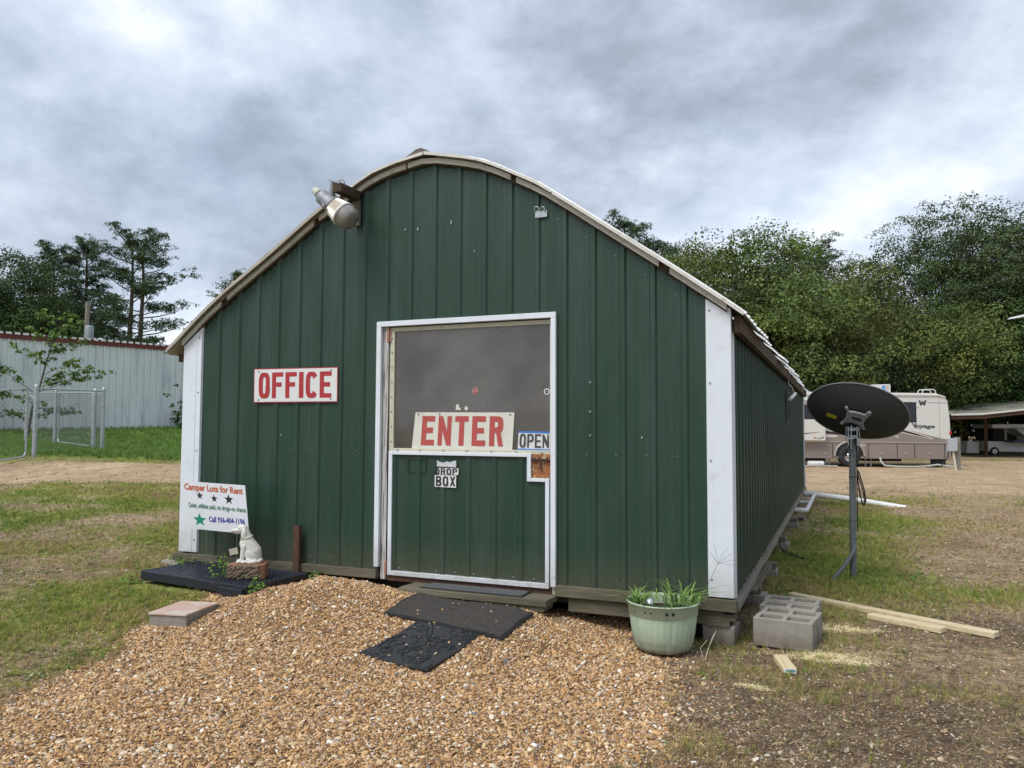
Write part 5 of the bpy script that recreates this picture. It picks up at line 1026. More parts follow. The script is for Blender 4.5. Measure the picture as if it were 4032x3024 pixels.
PALD = [(.058, .090, .034), (.070, .104, .036), (.050, .078, .034), (.086, .120, .040)]
PALM = [(.098, .135, .040), (.118, .152, .044), (.082, .116, .038), (.140, .172, .050)]
PALP = [(.062, .098, .042), (.076, .112, .048), (.052, .084, .040)]
def lobes_clumps(lobes, dens, seed):
    r = np.random.RandomState(seed); out = []
    for (cx, cy, cz, rx, ry, rz) in lobes:
        n = int(dens*(rx*ry+rx*rz+ry*rz)); d = r.normal(0, 1, (n, 3)); d /= np.linalg.norm(d, axis=1, keepdims=True)
        bump = 1+.16*np.sin(d[:, 0]*7+seed+cx)*np.cos(d[:, 1]*6+cz)+.10*np.sin(d[:, 2]*11+cx*2)
        rad_ = np.where(r.rand(n) < .72, r.uniform(.82, 1.05, n), r.uniform(.35, .85, n))*bump
        p_ = np.array([cx, cy, cz])+d*rad_[:, None]*np.array([rx, ry, rz]); out.append(np.hstack([p_, np.tile(np.array([1.0, 1.0, 1.0])*r.uniform(.72, 1.28)*np.array([r.uniform(.9, 1.12), 1, r.uniform(.85, 1.1)]), (n, 1))]))
    return np.vstack(out)
def limbs(bb, base, tips, r0, seed, z1):
    rr = random.Random(seed)
    for t in tips:
        st = Vector((base[0], base[1], rr.uniform(.3, .75)*z1)); t = Vector(t); mid = (st+t)/2+Vector((rr.uniform(-.3, .3), rr.uniform(-.3, .3), rr.uniform(.1, .6)))
        bb.tube([st, (st+mid)/2+Vector((0, 0, -.1)), mid, t], [r0*.42, r0*.3, r0*.2, r0*.06], 6)
def rand_lobes(W, H, z0, n, seed, top=1.0):
    r = random.Random(seed); out = []
    for k in range(n):
        t = (k+.5)/n; z_ = z0+(H-z0)*(.12+.80*t); env = math.sin(math.pi*min(1, .16+.80*(1-t)**.8))**.7 if top else 1
        rr = W*.5*env; an = k*2.4+r.uniform(-.5, .5); d = rr*r.uniform(.25, .62); s = max(.16*W, rr*.55)*r.uniform(.8, 1.15)
        out.append((math.cos(an)*d, math.sin(an)*d, z_, s, s, s*r.uniform(.62, .85)))
    return out
BROAD = {}
def broad_proto(key, W, H, z0, n, seed, pal, dens=2.4, leaf=.155, per=100, spread=.88):
    lob = rand_lobes(W, H, z0, n, seed); cl = lobes_clumps(lob, dens, seed); BROAD[key] = (crown_mesh('crown_'+key, cl, leaf, per, spread, pal, seed), lob, W, H, seed)
def broad(key, name, label, x, y, s=1, rz=0, cat='tree', group=None, sz=None):
    me, lob, W, H, seed = BROAD[key]; t = thing(name, label, cat, (x, y, gz(x, y)-.1), rz, group); t.scale = (s, s, sz or s)
    if key+'t' not in MC:
        bb = B(); lean = (random.Random(seed).uniform(-.5, .5), 0)
        bb.tube([(0, 0, -.1), (.05, 0, H*.25), (lean[0]*.4, .1, H*.55), (lean[0], .2, H*.85)], [H*.024, H*.018, H*.012, H*.004], 9); limbs(bb, (0, 0), [(l[0], l[1], l[2]) for l in lob], H*.02, seed, H*.75); o = bb.build('trunk', BARK, t); MC[key+'t'] = o.data
    else: o = bpy.data.objects.new('trunk', MC[key+'t']); COL.objects.link(o); o.parent = t
    c = bpy.data.objects.new('crown', me); COL.objects.link(c); c.parent = t; return t
broad_proto('round', 11, 11.5, 1.2, 19, 3, PALM); broad_proto('low', 9.5, 9, .5, 16, 5, PALM); broad_proto('tall', 7.5, 16.5, 2.0, 19, 8, PALD, 2.4); broad_proto('big', 14, 17.0, 2.5, 24, 12, PALD, 1.75)
broad_proto('dark', 9.5, 11.6, .6, 18, 44, PALD); broad_proto('fresh', 9, 12, 1.0, 16, 15, [(.075, .130, .038), (.10, .155, .044), (.06, .105, .034)], 2.4, spread=.95); broad_proto('shaded_shrub', 8, 6.0, .1, 12, 21, [(.030, .050, .022), (.038, .060, .024), (.025, .042, .021)], 2.6)  # low-tree palette darkened: forest shade put into the leaf colours
G_R = 'broadleaf trees behind the motorhome'; G_L = 'trees beyond the white building'; G_U = 'low dark trees filling the wood edge behind the motorhome'
UL = ['low dark tree behind the green shed, hidden by its side eave', 'low dark tree behind the satellite dish and front of the motorhome', 'low dark tree behind the motorhome roof air conditioner', 'low dark tree behind the left end of the carport roof', 'low dark tree behind the posts of the carport', 'low dark tree beyond the right edge behind the camper', 'low dark tree far left behind the shed roof slope', 'low dark tree deep in the wood behind the satellite dish', 'low dark tree outside the right picture edge', 'taller dark understorey tree behind the rear cap of the motorhome', 'taller dark understorey tree filling the wood above the carport', 'taller dark understorey tree under the rounded tree']
broad('round', 'broadleaf_tree', 'rounded mid-green broadleaf tree just above the right roof slope', -4.6, 42.5, 1.08, .3, group=G_R)
broad('low', 'broadleaf_tree', 'lower bushy bright green tree directly above the motorhome roof', -.2, 39.8, 1.1, 1.2, group=G_R)
broad('tall', 'broadleaf_tree', 'tall narrow tree whose top rises left of the rounded tree', -10.8, 56.5, 1.0, 0, group=G_R)
broad('tall', 'broadleaf_tree', 'tall dark tree rising above the gap between rounded and right-hand trees', -4.6, 62, .96, 2.0, group=G_R)
broad('tall', 'broadleaf_tree', 'slim tall tree standing left of the biggest right-hand tree', 3.4, 57.5, .90, 4.1, group=G_R)
broad('big', 'broadleaf_tree', 'biggest tall tree at upper right, its crown standing highest against the sky', 8.6, 56.5, .99, .8, group=G_R)
broad('big', 'broadleaf_tree', 'large tree at the right picture edge behind the feathery one', 15.8, 56.0, .99, 3.3, group=G_R)
broad('fresh', 'broadleaf_tree', 'bright feathery drooping tree in front of the big right-hand tree', 9.6, 48.9+6, .98, 1.7, group=G_R)
broad('fresh', 'broadleaf_tree', 'fresh green tree at the far right above the carport', 14.5, 50.5+6, .95, .2, group=G_R)
broad('low', 'broadleaf_tree', 'medium dark tree between the motorhome and the carport', 5.6, 50.5, 1.08, 2.9, group=G_R)
broad('round', 'broadleaf_tree', 'broad tree behind the ridge right slope, left of the rounded tree', -11.5, 50, .98, 3.9, group=G_R)
broad('big', 'broadleaf_tree', 'wide dark tree out of the right edge beyond the shelter', 25.0, 52.0, .95, 1.0, group=G_R)
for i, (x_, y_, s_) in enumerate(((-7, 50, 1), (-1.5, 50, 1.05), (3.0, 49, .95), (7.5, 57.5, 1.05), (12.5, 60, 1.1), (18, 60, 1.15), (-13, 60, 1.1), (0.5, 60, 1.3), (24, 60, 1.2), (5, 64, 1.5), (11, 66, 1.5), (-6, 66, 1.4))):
    broad('shaded_shrub', 'understorey_tree', UL[i], x_, y_, s_, i*1.3, group=G_U)
# left
broad('dark', 'broadleaf_tree', 'dark leafy tree mass at the far left picture edge', -50.3, 28.6, 1.0, 0, group=G_L); broad('round', 'broadleaf_tree', 'dark rounded tree beside the left edge above the white building', -53.5, 33.0, .8, 1, group=G_L)
broad('shaded_shrub', 'broadleaf_tree', 'low dark tree between the left tree mass and the pines', -50.5, 33.0, .72, 2, group=G_L); broad('big', 'broadleaf_tree', 'big dark tree just outside the left edge', -54, 19.5, .70, 2, group=G_L)
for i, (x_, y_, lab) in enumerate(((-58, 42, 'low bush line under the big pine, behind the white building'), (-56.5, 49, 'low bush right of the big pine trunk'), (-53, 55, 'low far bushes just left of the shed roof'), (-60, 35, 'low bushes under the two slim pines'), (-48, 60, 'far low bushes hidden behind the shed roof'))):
    broad('shaded_shrub', 'distant_bush', lab, x_, y_, .62, i*2.1, cat='bush', group=G_L, sz=.78)
# pines
def pine(label, x, y, H, W, z0, seed, twin=False, group=G_L):
    rr = random.Random(seed); t = thing('pine_tree', label, 'pine tree', (x, y, gz(x, y)-.1), 0, group); bb = B(); cl = []
    stems = [(0, 0)] if not twin else [(-.35, 0), (.55, .2)]
    for si, (sx, sy) in enumerate(stems):
        Hs = H*(1 if si == 0 else .97); tr = lambda z_, sx=sx, sy=sy: Vector((sx*min(1, max(0, (z_-H*.32)/(H*.15)))+.06*math.sin(z_*.7), sy, z_))
        bb.tube([tr(H*k/10*(Hs/H)) for k in range(11)], [H*.020*(1-k/10.8)+.02 for k in range(11)], 8)
        nb = int(34*(1-.25*twin)); 
        for k in range(nb):
            z_ = z0+(Hs-z0)*(k/nb)**.9; tt = (z_-z0)/(Hs-z0); env = (.45+.75*math.sin(math.pi*min(1, .18+.62*tt)))*(1-.35*max(0, tt-.72)/.28); ln = W*.5*env*rr.uniform(.65, 1.08); an = k*2.4+rr.uniform(-.5, .5)
            st = tr(z_); dx, dy = math.cos(an), math.sin(an); rise = ln*(.10+.5*tt); P = [st, st+Vector((dx*ln*.4, dy*ln*.4, rise*.25)), st+Vector((dx*ln*.75, dy*ln*.75, rise*.6)), st+Vector((dx*ln, dy*ln, rise))]
            bb.tube(P, [.07*(1-.5*tt)*H/16, .05*H/16, .03, .012], 5)
            for j in range(int(12+ln*12)):
                u = rr.uniform(.38, 1.05); p = P[0].lerp(P[3], u)+Vector((rr.gauss(0, .14)*ln*.8-dy*rr.uniform(-.3, .3)*ln*u, rr.gauss(0, .14)*ln*.8+dx*rr.uniform(-.3, .3)*ln*u, rr.uniform(-.05, .45))); cl.append(p)
        for j in range(16): cl.append(Vector((sx+rr.gauss(0, .3), sy+rr.gauss(0, .3), Hs+rr.uniform(-.7, .2))))
    bb.build('trunk', BARK, t); me = crown_mesh('pine_crown', [tuple(p) for p in cl], .21, 16, .26, PALP, seed, needle=True); c = bpy.data.objects.new('crown', me); COL.objects.link(c); c.parent = t; return t
pine('biggest spreading pine with forked trunk, right of the utility pole', -49.3, 38.2, 15.1, 5.4, 3.2, 31, True); pine('slim pine left of the utility pole, second from the big pine', -54.9, 38.4, 14.9, 2.9, 7.0, 32); pine('shorter slim pine next to the leafy tree mass', -54.8, 35.5, 13.7, 3.3, 6.0, 33)
pine('small young pine between the utility pole and the biggest pine', -47.5, 33.0, 8.0, 4.6, 2.0, 34)
pine('far pine top poking above the left roof slope', -52.3, 53.2, 14.6, 4.5, 7.0, 35); pine('dark pine beside the gap of sky above the motorhome', -1.2, 66.0, 16.6, 7.0, 8.0, 36, group=G_R); pine('pine top just above the right roof slope', -14.9, 55.0, 17.6, 4.5, 9, 37, group=G_R); pine('second pine top beyond the right roof slope', -12.9, 57.5, 16.2, 4.0, 8, 38, group=G_R)

# sapling against the white wall
sp = thing('sapling', 'leafy sapling growing against the white building behind the kennel', 'sapling', (-25.6, 13.1, gz(-25.6, 13.1)-.05)); rr = random.Random(9)
bb = B(); stem = [Vector(p) for p in ((0, 0, 0), (.1, .05, 1.0), (.35, .1, 1.7), (.65, .1, 2.6), (.95, .15, 3.5), (1.25, .2, 4.15))]; bb.tube(stem, [.05, .04, .03, .025, .018, .008], 7); cl = []
vdir = Vector((.42, .91, 0)); vx = Vector((.36, .93, 0)).normalized()
for k, (h_, ln, rise, sg_) in enumerate(((1.6, 2.3, .75, 1), (1.5, 1.6, 1.0, -1), (1.9, 1.7, .5, 1), (2.2, 1.3, .5, 1), (2.6, 1.1, .5, -1), (2.9, 1.2, .45, 1), (3.3, .8, .4, -1), (3.6, .9, .3, 1), (3.9, .6, .3, -1), (.7, 1.3, .1, 1), (.6, 1.2, .3, -1), (4.1, .5, .2, 1), (1.0, 1.5, -.1, 1), (1.2, 1.6, .3, -1))):
    i = 0
    while i < len(stem)-2 and stem[i+1].z < h_: i += 1
    t = (h_-stem[i].z)/(stem[i+1].z-stem[i].z); p = stem[i].lerp(stem[i+1], t); e_ = p+vx*ln*sg_+Vector((0, 0, rise)); bb.tube([p, p.lerp(e_, .5)+Vector((0, 0, .12)), e_], [.014, .009, .004], 5)
    for j in range(int(ln*11)): cl.append(p.lerp(e_, rr.uniform(.15, 1))+Vector((0, 0, .08))+vx*rr.gauss(0, .06)+Vector((rr.gauss(0, .08), rr.gauss(0, .05), rr.gauss(0, .08))))
for j in range(40): cl.append(stem[3].lerp(stem[5], rr.random())+Vector((rr.gauss(0, .14), rr.gauss(0, .2), rr.gauss(0, .12))))
bb.build('trunk', BARK, sp); me = crown_mesh('sapling_leaves', [tuple(p) for p in cl], .13, 11, .13, [(.13, .21, .05), (.10, .17, .045), (.18, .26, .06)], 6); c = bpy.data.objects.new('crown', me); COL.objects.link(c); c.parent = sp
vn = thing('climbing_weed', 'tall green weeds climbing the white building next to the shed corner', 'weed', (-26.1, 20.8, gz(-26.1, 20.8)))
cl = [(rr.gauss(0, .15), rr.gauss(0, .3), abs(rr.gauss(0, .6))) for k in range(60)]; me = crown_mesh('weed_leaves', cl, .18, 7, .14, [(.05, .10, .03), (.07, .13, .03)], 61); c = bpy.data.objects.new('leaves', me); COL.objects.link(c); c.parent = vn

# ------------------------------------------------------------------ scattered stuff (geometry-node instances)
def rock_mesh(seed, sub=2, flat=.6):
    import bmesh
    bm = bmesh.new(); bmesh.ops.create_icosphere(bm, subdivisions=sub, radius=.5); r = random.Random(seed); dirs = [Vector((r.gauss(0, 1), r.gauss(0, 1), r.gauss(0, 1))).normalized() for _ in range(6)]; cut = [r.uniform(.20, .38) for _ in dirs]
    for v in bm.verts:
        for d, c_ in zip(dirs, cut):
            k_ = v.co.dot(d)
            if k_ > c_: v.co -= d*(k_-c_)*.97
        v.co = Vector((v.co.x*1.2, v.co.y*.95, v.co.z*flat))
    me = bpy.data.meshes.new('pebble_%d' % seed); bm.to_mesh(me); bm.free(); me.polygons.foreach_set('use_smooth', [True]*len(me.polygons)); me.materials.append(PEB); return me
def tuft_mesh(seed, nb=9, wd=.055, lean=.5, segs=3, mat_=None):
    r = random.Random(seed); bb = B()
    for k in range(nb):
        an = r.uniform(0, 6.28); ba = Vector((r.gauss(0, .13), r.gauss(0, .13), -.03)); h = r.uniform(.55, 1.1); ln = r.uniform(.15, 1)*lean; d = Vector((math.cos(an), math.sin(an), 0)); s = Vector((-d.y, d.x, 0)); vs = []
        for j in range(segs+1): t = j/segs; c_ = ba+Vector((0, 0, h*t*(1-.25*t*ln)))+d*ln*t*t; w_ = wd*(1-t)**.8; vs += [c_-s*w_*.5, c_+s*w_*.5]
        bb.add(vs, [(2*j, 2*j+1, 2*j+3, 2*j+2) for j in range(segs)], True)
    me = bpy.data.meshes.new('tuft_%d' % seed); me.from_pydata([tuple(v) for v in bb.v], [], bb.f); me.materials.append(mat_ or BLADE); return me
def clover_mesh(seed):
    r = random.Random(seed); bb = B()
    for k in range(10):
        c_ = Vector((r.gauss(0, .45), r.gauss(0, .45), r.uniform(.1, .7))); 
        for j in range(3):
            a_ = r.uniform(0, 6.28); d = Vector((math.cos(a_), math.sin(a_), r.uniform(-.2, .35)))*.24; s = Vector((-d.y, d.x, 0))*.5; bb.add([c_, c_+d*.5+s, c_+d, c_+d*.5-s], [(0, 1, 2, 3)])
    me = bpy.data.meshes.new('clover_%d' % seed); me.from_pydata([tuple(v) for v in bb.v], [], bb.f); me.materials.append(BLADE); return me
def proto_coll(name, meshes):
    c = bpy.data.collections.new(name)
    for i, m_ in enumerate(meshes): o = bpy.data.objects.new('%s_%02d' % (name, i), m_); c.objects.link(o)
    return c
def scatter(name, label, coll, nvar, P, rot, scl, col, cat=None, var=None):
    n = len(P); me = bpy.data.meshes.new(name); me.vertices.add(n); me.vertices.foreach_set('co', np.ascontiguousarray(P, np.float32).ravel())
    def at(nm, ty, arr, key): a_ = me.attributes.new(nm, ty, 'POINT'); a_.data.foreach_set(key, np.ascontiguousarray(arr).ravel())
    at('rot', 'FLOAT_VECTOR', rot.astype(np.float32), 'vector'); at('scl', 'FLOAT_VECTOR', scl.astype(np.float32), 'vector'); at('vid', 'INT', (RS.randint(0, nvar, n) if var is None else var).astype(np.int32), 'value')
    at('col', 'FLOAT_COLOR', np.hstack([col, np.ones((n, 1))]).astype(np.float32), 'color')
    o = bpy.data.objects.new(name, me); COL.objects.link(o); o['kind'] = 'stuff'
    if label: o['label'] = label
    if cat: o['category'] = cat
    g = bpy.data.node_groups.new(name+'_nodes', 'GeometryNodeTree'); g.interface.new_socket('Geometry', in_out='INPUT', socket_type='NodeSocketGeometry'); g.interface.new_socket('Geometry', in_out='OUTPUT', socket_type='NodeSocketGeometry')
    gi = g.nodes.new('NodeGroupInput'); go = g.nodes.new('NodeGroupOutput'); ip = g.nodes.new('GeometryNodeInstanceOnPoints'); ci = g.nodes.new('GeometryNodeCollectionInfo'); ci.inputs['Collection'].default_value = coll; ci.inputs['Separate Children'].default_value = True; ci.inputs['Reset Children'].default_value = True
    def na(nm, ty): x = g.nodes.new('GeometryNodeInputNamedAttribute'); x.data_type = ty; x.inputs['Name'].default_value = nm; return [s_ for s_ in x.outputs if s_.enabled][0]
    g.links.new(gi.outputs[0], ip.inputs['Points']); g.links.new(ci.outputs[0], ip.inputs['Instance']); ip.inputs['Pick Instance'].default_value = True
    g.links.new(na('vid', 'INT'), ip.inputs['Instance Index']); er = g.nodes.new('FunctionNodeEulerToRotation'); g.links.new(na('rot', 'FLOAT_VECTOR'), er.inputs[0]); g.links.new(er.outputs[0], ip.inputs['Rotation']); g.links.new(na('scl', 'FLOAT_VECTOR'), ip.inputs['Scale'])
    g.links.new(ip.outputs[0], go.inputs[0]); md = o.modifiers.new('scatter', 'NODES'); md.node_group = g; return o
def in_view(x, y, marg=.86, rmin=0):
    dx = x-CAM.x; dy = y-CAM.y; f = dx*fw.x+dy*fw.y; s = dx*rt.x+dy*rt.y; return (f > .9) & (np.abs(s) < f*marg+.8)
def shedmask(x, y): return ~((x > -4.98) & (x < -.02) & (y > .02) & (y < 12))
rocks = proto_coll('gravel_proto', [rock_mesh(100+k, 2, .55+.08*(k % 4)) for k in range(8)]); smallr = proto_coll('small_stone_proto', [rock_mesh(200+k, 1, .5+.1*(k % 3)) for k in range(5)])
# gravel mound
n = 200000; x = RS.uniform(-4.3, .3, n); y = RS.uniform(-4.3, .45, n); sd = mound_sd(x, y); 
k = (sd > RS.exponential(.12, n)*-1+.05) & in_view(x, y) & ~((x > -2.5) & (x < -1.27) & (y > -.25) & (y < .0)); x = x[k]; y = y[k]; n = len(x)
onmat = np.zeros(n, bool)
for poly in ([(-2.29, -.30), (-1.325, -.42), (-1.345, -.92), (-2.31, -.78)], [(-2.03, -.84), (-1.51, -.89), (-1.605, -1.445), (-2.12, -1.365)], [(-3.93, -1.42), (-3.58, -1.40), (-3.56, -1.0), (-3.95, -1.0)]):
    ins = np.zeros(n, bool)
    for i in range(4):
        x0, y0 = poly[i]; x1, y1 = poly[(i+1) % 4]; ins ^= ((y0 > y) != (y1 > y)) & (x < (x1-x0)*(y-y0)/(y1-y0)+x0)
    onmat |= ins
x = x[~onmat]; y = y[~onmat]; n = len(x)
sz = np.clip(RS.lognormal(math.log(.0128), .40, n), .005, .042); z = GH(x, y)+sz*RS.uniform(-.05, .30, n)
GP = np.array([(.50, .30, .135), (.42, .235, .10), (.56, .36, .18), (.31, .165, .075), (.62, .45, .26), (.66, .56, .42), (.42, .30, .20), (.76, .72, .64), (.22, .14, .09), (.42, .26, .19), (.17, .165, .18), (.60, .45, .25)]); pw_ = np.array([.20, .16, .16, .11, .10, .075, .07, .035, .035, .035, .012, .025]); pw_ /= pw_.sum()
col = (GP[RS.choice(len(GP), n, p=pw_)]*.94+np.array([.50, .33, .17])*.06)*RS.uniform(.80, 1.2, (n, 1))
scatter('gravel', None, rocks, 8, np.stack([x, y, z], -1), np.stack([RS.normal(0, .45, n), RS.normal(0, .45, n), RS.uniform(0, 6.28, n)], -1), np.stack([sz*RS.uniform(.9, 1.35, n), sz*RS.uniform(.8, 1.1, n), sz*RS.uniform(.55, .95, n)], -1), col)
k = 26; mx_ = np.array([m1(RS.uniform(.05, .95), RS.uniform(.05, .95)) for _ in range(12)]+[m2(RS.uniform(.05, .95), RS.uniform(.05, .95)) for _ in range(14)]); sz = RS.uniform(.007, .018, k); mx_[:, 2] += .014+sz*.2
scatter('stray_pebbles', None, rocks, 8, mx_, RS.uniform(0, 6.28, (k, 3))*np.array([.1, .1, 1]), np.stack([sz*1.4, sz, sz*.7], -1), GP[RS.choice(6, k)])
n = 60000; x = RS.uniform(-1.4, 1.3, n); y = RS.uniform(-3.8, -.9, n); sd = mound_sd(x, y); k = (sd < .02) & (RS.rand(n) < np.exp(-np.maximum(-sd-.15, 0)/.38)*(.35+.65*sstep(-y, 1.3, 2.0))*np.clip(2.6*fbm(x, y, 1.9, 91)-.45, .08, 1)) & in_view(x, y); x = x[k]; y = y[k]; n = len(x); sz = np.clip(RS.lognormal(math.log(.0105), .35, n), .005, .03)
scatter('thin_gravel', None, smallr, 5, np.stack([x, y, GH(x, y)+sz*.15], -1), np.stack([RS.normal(0, .3, n), RS.normal(0, .3, n), RS.uniform(0, 6.28, n)], -1), np.stack([sz*RS.uniform(.9, 1.6, n), sz*RS.uniform(.7, 1.1, n), sz*RS.uniform(.5, .9, n)], -1), GP[RS.choice(len(GP), n)]*RS.uniform(.7, 1.0, (n, 1)))
# small stones and chips on the dirt
n = 190000; f = RS.uniform(0, 1, n)**1.5*13+2.0; s = RS.uniform(-.82, .82, n)*f; x = CAM.x+fw.x*f+rt.x*s; y = CAM.y+fw.y*f+rt.y*s; g_, gr_, rd_, so__, lw_, un_ = zones(x, y)
k = shedmask(x, y) & (g_ < .3) & (RS.rand(n) < np.clip(.95-.75*gr_-.6*(so__ < .05)*(x < 0), .06, 1)) & (lw_ < .5); x = x[k]; y = y[k]; n = len(x); f = (x-CAM.x)*fw.x+(y-CAM.y)*fw.y
sz = np.clip(RS.lognormal(math.log(.0085), .42, n), .004, .035)*(1+.05*f); z = GH(x, y)+sz*.1
SP = np.array([(.34, .24, .14), (.45, .34, .22), (.25, .16, .09), (.55, .46, .34), (.16, .10, .065), (.66, .60, .50), (.08, .05, .035), (.38, .22, .12)]); pw_ = np.array([.25, .22, .14, .13, .09, .05, .05, .07]); pw_ /= pw_.sum()
scatter('small_stones', None, smallr, 5, np.stack([x, y, z], -1), np.stack([RS.normal(0, .3, n), RS.normal(0, .3, n), RS.uniform(0, 6.28, n)], -1), np.stack([sz*RS.uniform(.9, 1.8, n), sz*RS.uniform(.7, 1.1, n), sz*RS.uniform(.5, .9, n)], -1), SP[RS.choice(len(SP), n, p=pw_)]*RS.uniform(.75, 1.2, (n, 1)))
# grass
tufts = proto_coll('grass_proto', [tuft_mesh(300+k, 9, .06, .7) for k in range(4)]+[tuft_mesh(310+k, 7, .05, 1.1) for k in range(2)])
def avoid(x, y):
    k = shedmask(x, y)
    for x0, x1, y0, y1 in ((.1, .60, 0, .85), (-.68, -.16, -.56, -.04), (-4.9, -3.5, -.8, .03), (-3.95, -3.55, -1.45, -1.0)): k &= ~((x > x0) & (x < x1) & (y > y0) & (y < y1))
    return k
def grass(name, n, f0, f1, pw, dens, size, pals, coll=tufts, nv=6, seed=1):
    f = f0+(f1-f0)*RS.uniform(0, 1, n)**pw; s = RS.uniform(-.84, .84, n)*f; x = CAM.x+fw.x*f+rt.x*s; y = CAM.y+fw.y*f+rt.y*s; zn = zones(x, y); k = avoid(x, y) & (RS.rand(n) < dens(x, y, zn, f)); x = x[k]; y = y[k]; n = len(x); zn = [a_[k] for a_ in zn]; f = f[k]
    sz = size(x, y, zn, f)*RS.uniform(.6, 1.5, n); tint = fbm(x, y, .7, 77); ci = np.clip((tint*1.9-.48+RS.normal(0, .22, n))*len(pals), 0, len(pals)-1).astype(int); col = np.array(pals)[ci]*RS.uniform(.75, 1.25, (n, 1)); lw = zn[4] > .5
    col[lw] = np.array([(.13, .215, .045)])*RS.uniform(.65, 1.45, (lw.sum(), 1))
    return scatter(name, None, coll, nv, np.stack([x, y, GH(x, y)], -1), np.stack([RS.normal(0, .12, n), RS.normal(0, .12, n), RS.uniform(0, 6.28, n)], -1), np.stack([sz*1.2, sz*1.2, sz], -1), col)
PG = [(.17, .24, .05), (.24, .30, .06), (.33, .35, .075), (.40, .34, .12), (.46, .35, .18), (.32, .23, .12)]
grass('grass', 150000, 3, 16, 1.25, lambda x, y, zn, f: np.clip(zn[1]*1.0+.05, 0, 1)*(1-zn[0])*(1-.85*zn[2]), lambda x, y, zn, f: .026+.014*zn[1]+.0012*f, PG)
grass('distant_grass', 110000, 15, 46, 1.2, lambda x, y, zn, f: np.clip(zn[1]*.9+.05, 0, 1)*(1-.9*zn[2])+.0, lambda x, y, zn, f: .05+.06*zn[4]+.0009*f, PG)
grass('weed_clumps', 5200, 3.0, 16, 1.2, lambda x, y, zn, f: np.clip(zn[1]*1.2-.1, 0, 1)*(1-zn[0])*(1-.85*zn[2]), lambda x, y, zn, f: .055+0*f, [(.12, .20, .05), (.15, .24, .055), (.22, .27, .07), (.34, .30, .13)])
clov = proto_coll('clover_proto', [clover_mesh(400+k) for k in range(4)])
def cden(x, y, zn, f):
    a_ = np.exp(-((x+4.4)/1.1)**2-((y+1.0)/.42)**2)*2.2+np.exp(-((x+6.6)/1.5)**2-((y-.9)/.8)**2)*.5+np.exp(-((x+3.3)/.35)**2-((y+.45)/.3)**2)*.5+.10*(x < -3.5); a_ += .5*np.exp(-((x-.35)/.45)**2-((y-4)/2.5)**2); return np.clip(a_, 0, 1)*(zn[0] < .4)*(.35+.9*fbm(x, y, 3, 12))
grass('ground_cover', 60000, 3.2, 12, 1.0, cden, lambda x, y, zn, f: .020+.004*(x < 0), [(.22, .30, .04), (.28, .34, .045), (.34, .36, .055), (.17, .26, .04)], clov, 4)
# twigs and dead straw on the dark soil
def straw_mesh(seed):
    r = random.Random(seed); bb = B()
    for k in range(3): a_ = r.uniform(0, 6.28); d = Vector((math.cos(a_), math.sin(a_), 0)); o_ = Vector((r.gauss(0, .2), r.gauss(0, .2), .02+.03*k)); s = Vector((-d.y, d.x, 0))*.012; m_ = Vector((r.uniform(-.08, .08), r.uniform(-.08, .08), .04)); bb.add([o_-d*.5-s, o_-d*.5+s, o_+m_+s, o_+m_-s, o_+d*.5+s*.3, o_+d*.5-s*.3], [(0, 1, 2, 3), (3, 2, 4, 5)])
    me = bpy.data.meshes.new('straw_%d' % seed); me.from_pydata([tuple(v) for v in bb.v], [], bb.f); me.materials.append(BLADE); return me
stc = proto_coll('straw_proto', [straw_mesh(500+k) for k in range(5)])
n = 30000; f = RS.uniform(0, 1, n)**1.3*9+2.4; s = RS.uniform(-.82, .82, n)*f; x = CAM.x+fw.x*f+rt.x*s; y = CAM.y+fw.y*f+rt.y*s; zn = zones(x, y); k = avoid(x, y) & (zn[0] < .35) & (zn[4] < .5); x = x[k]; y = y[k]; n = len(x)
sz = RS.uniform(.03, .10, n); stp = np.array([(.30, .22, .13), (.20, .13, .07), (.12, .08, .05), (.40, .32, .20), (.06, .04, .03)])
sz *= 1.15
scatter('dead_straw', None, stc, 5, np.stack([x, y, GH(x, y)+.004], -1), np.stack([RS.normal(0, .1, n), RS.normal(0, .1, n), RS.uniform(0, 6.28, n)], -1), np.stack([sz]*3, -1), stp[RS.randint(0, 5, n)]*RS.uniform(.8, 1.2, (n, 1)))
# sawdust
pts = []; 
for cx, cy, sx, sy, m_ in ((.60, -.13, .13, .045, 5000), (.75, -.23, .10, .02, 900), (.66, .56, .11, .05, 1900), (.22, -.86, .06, .02, 900), (.85, .55, .08, .03, 500)):
    pts.append(np.stack([RS.normal(cx, sx, m_), RS.normal(cy, sy, m_)], -1))
p2 = np.vstack(pts); n = len(p2); sz = RS.uniform(.003, .008, n); scatter('sawdust', None, smallr, 5, np.stack([p2[:, 0], p2[:, 1], GH(p2[:, 0], p2[:, 1])+.004+RS.uniform(0, .006, n)], -1), RS.uniform(0, 6.28, (n, 3)), np.stack([sz*1.6, sz*1.2, sz*.5], -1), np.array([(.82, .70, .44)])*RS.uniform(.85, 1.12, (n, 1)))
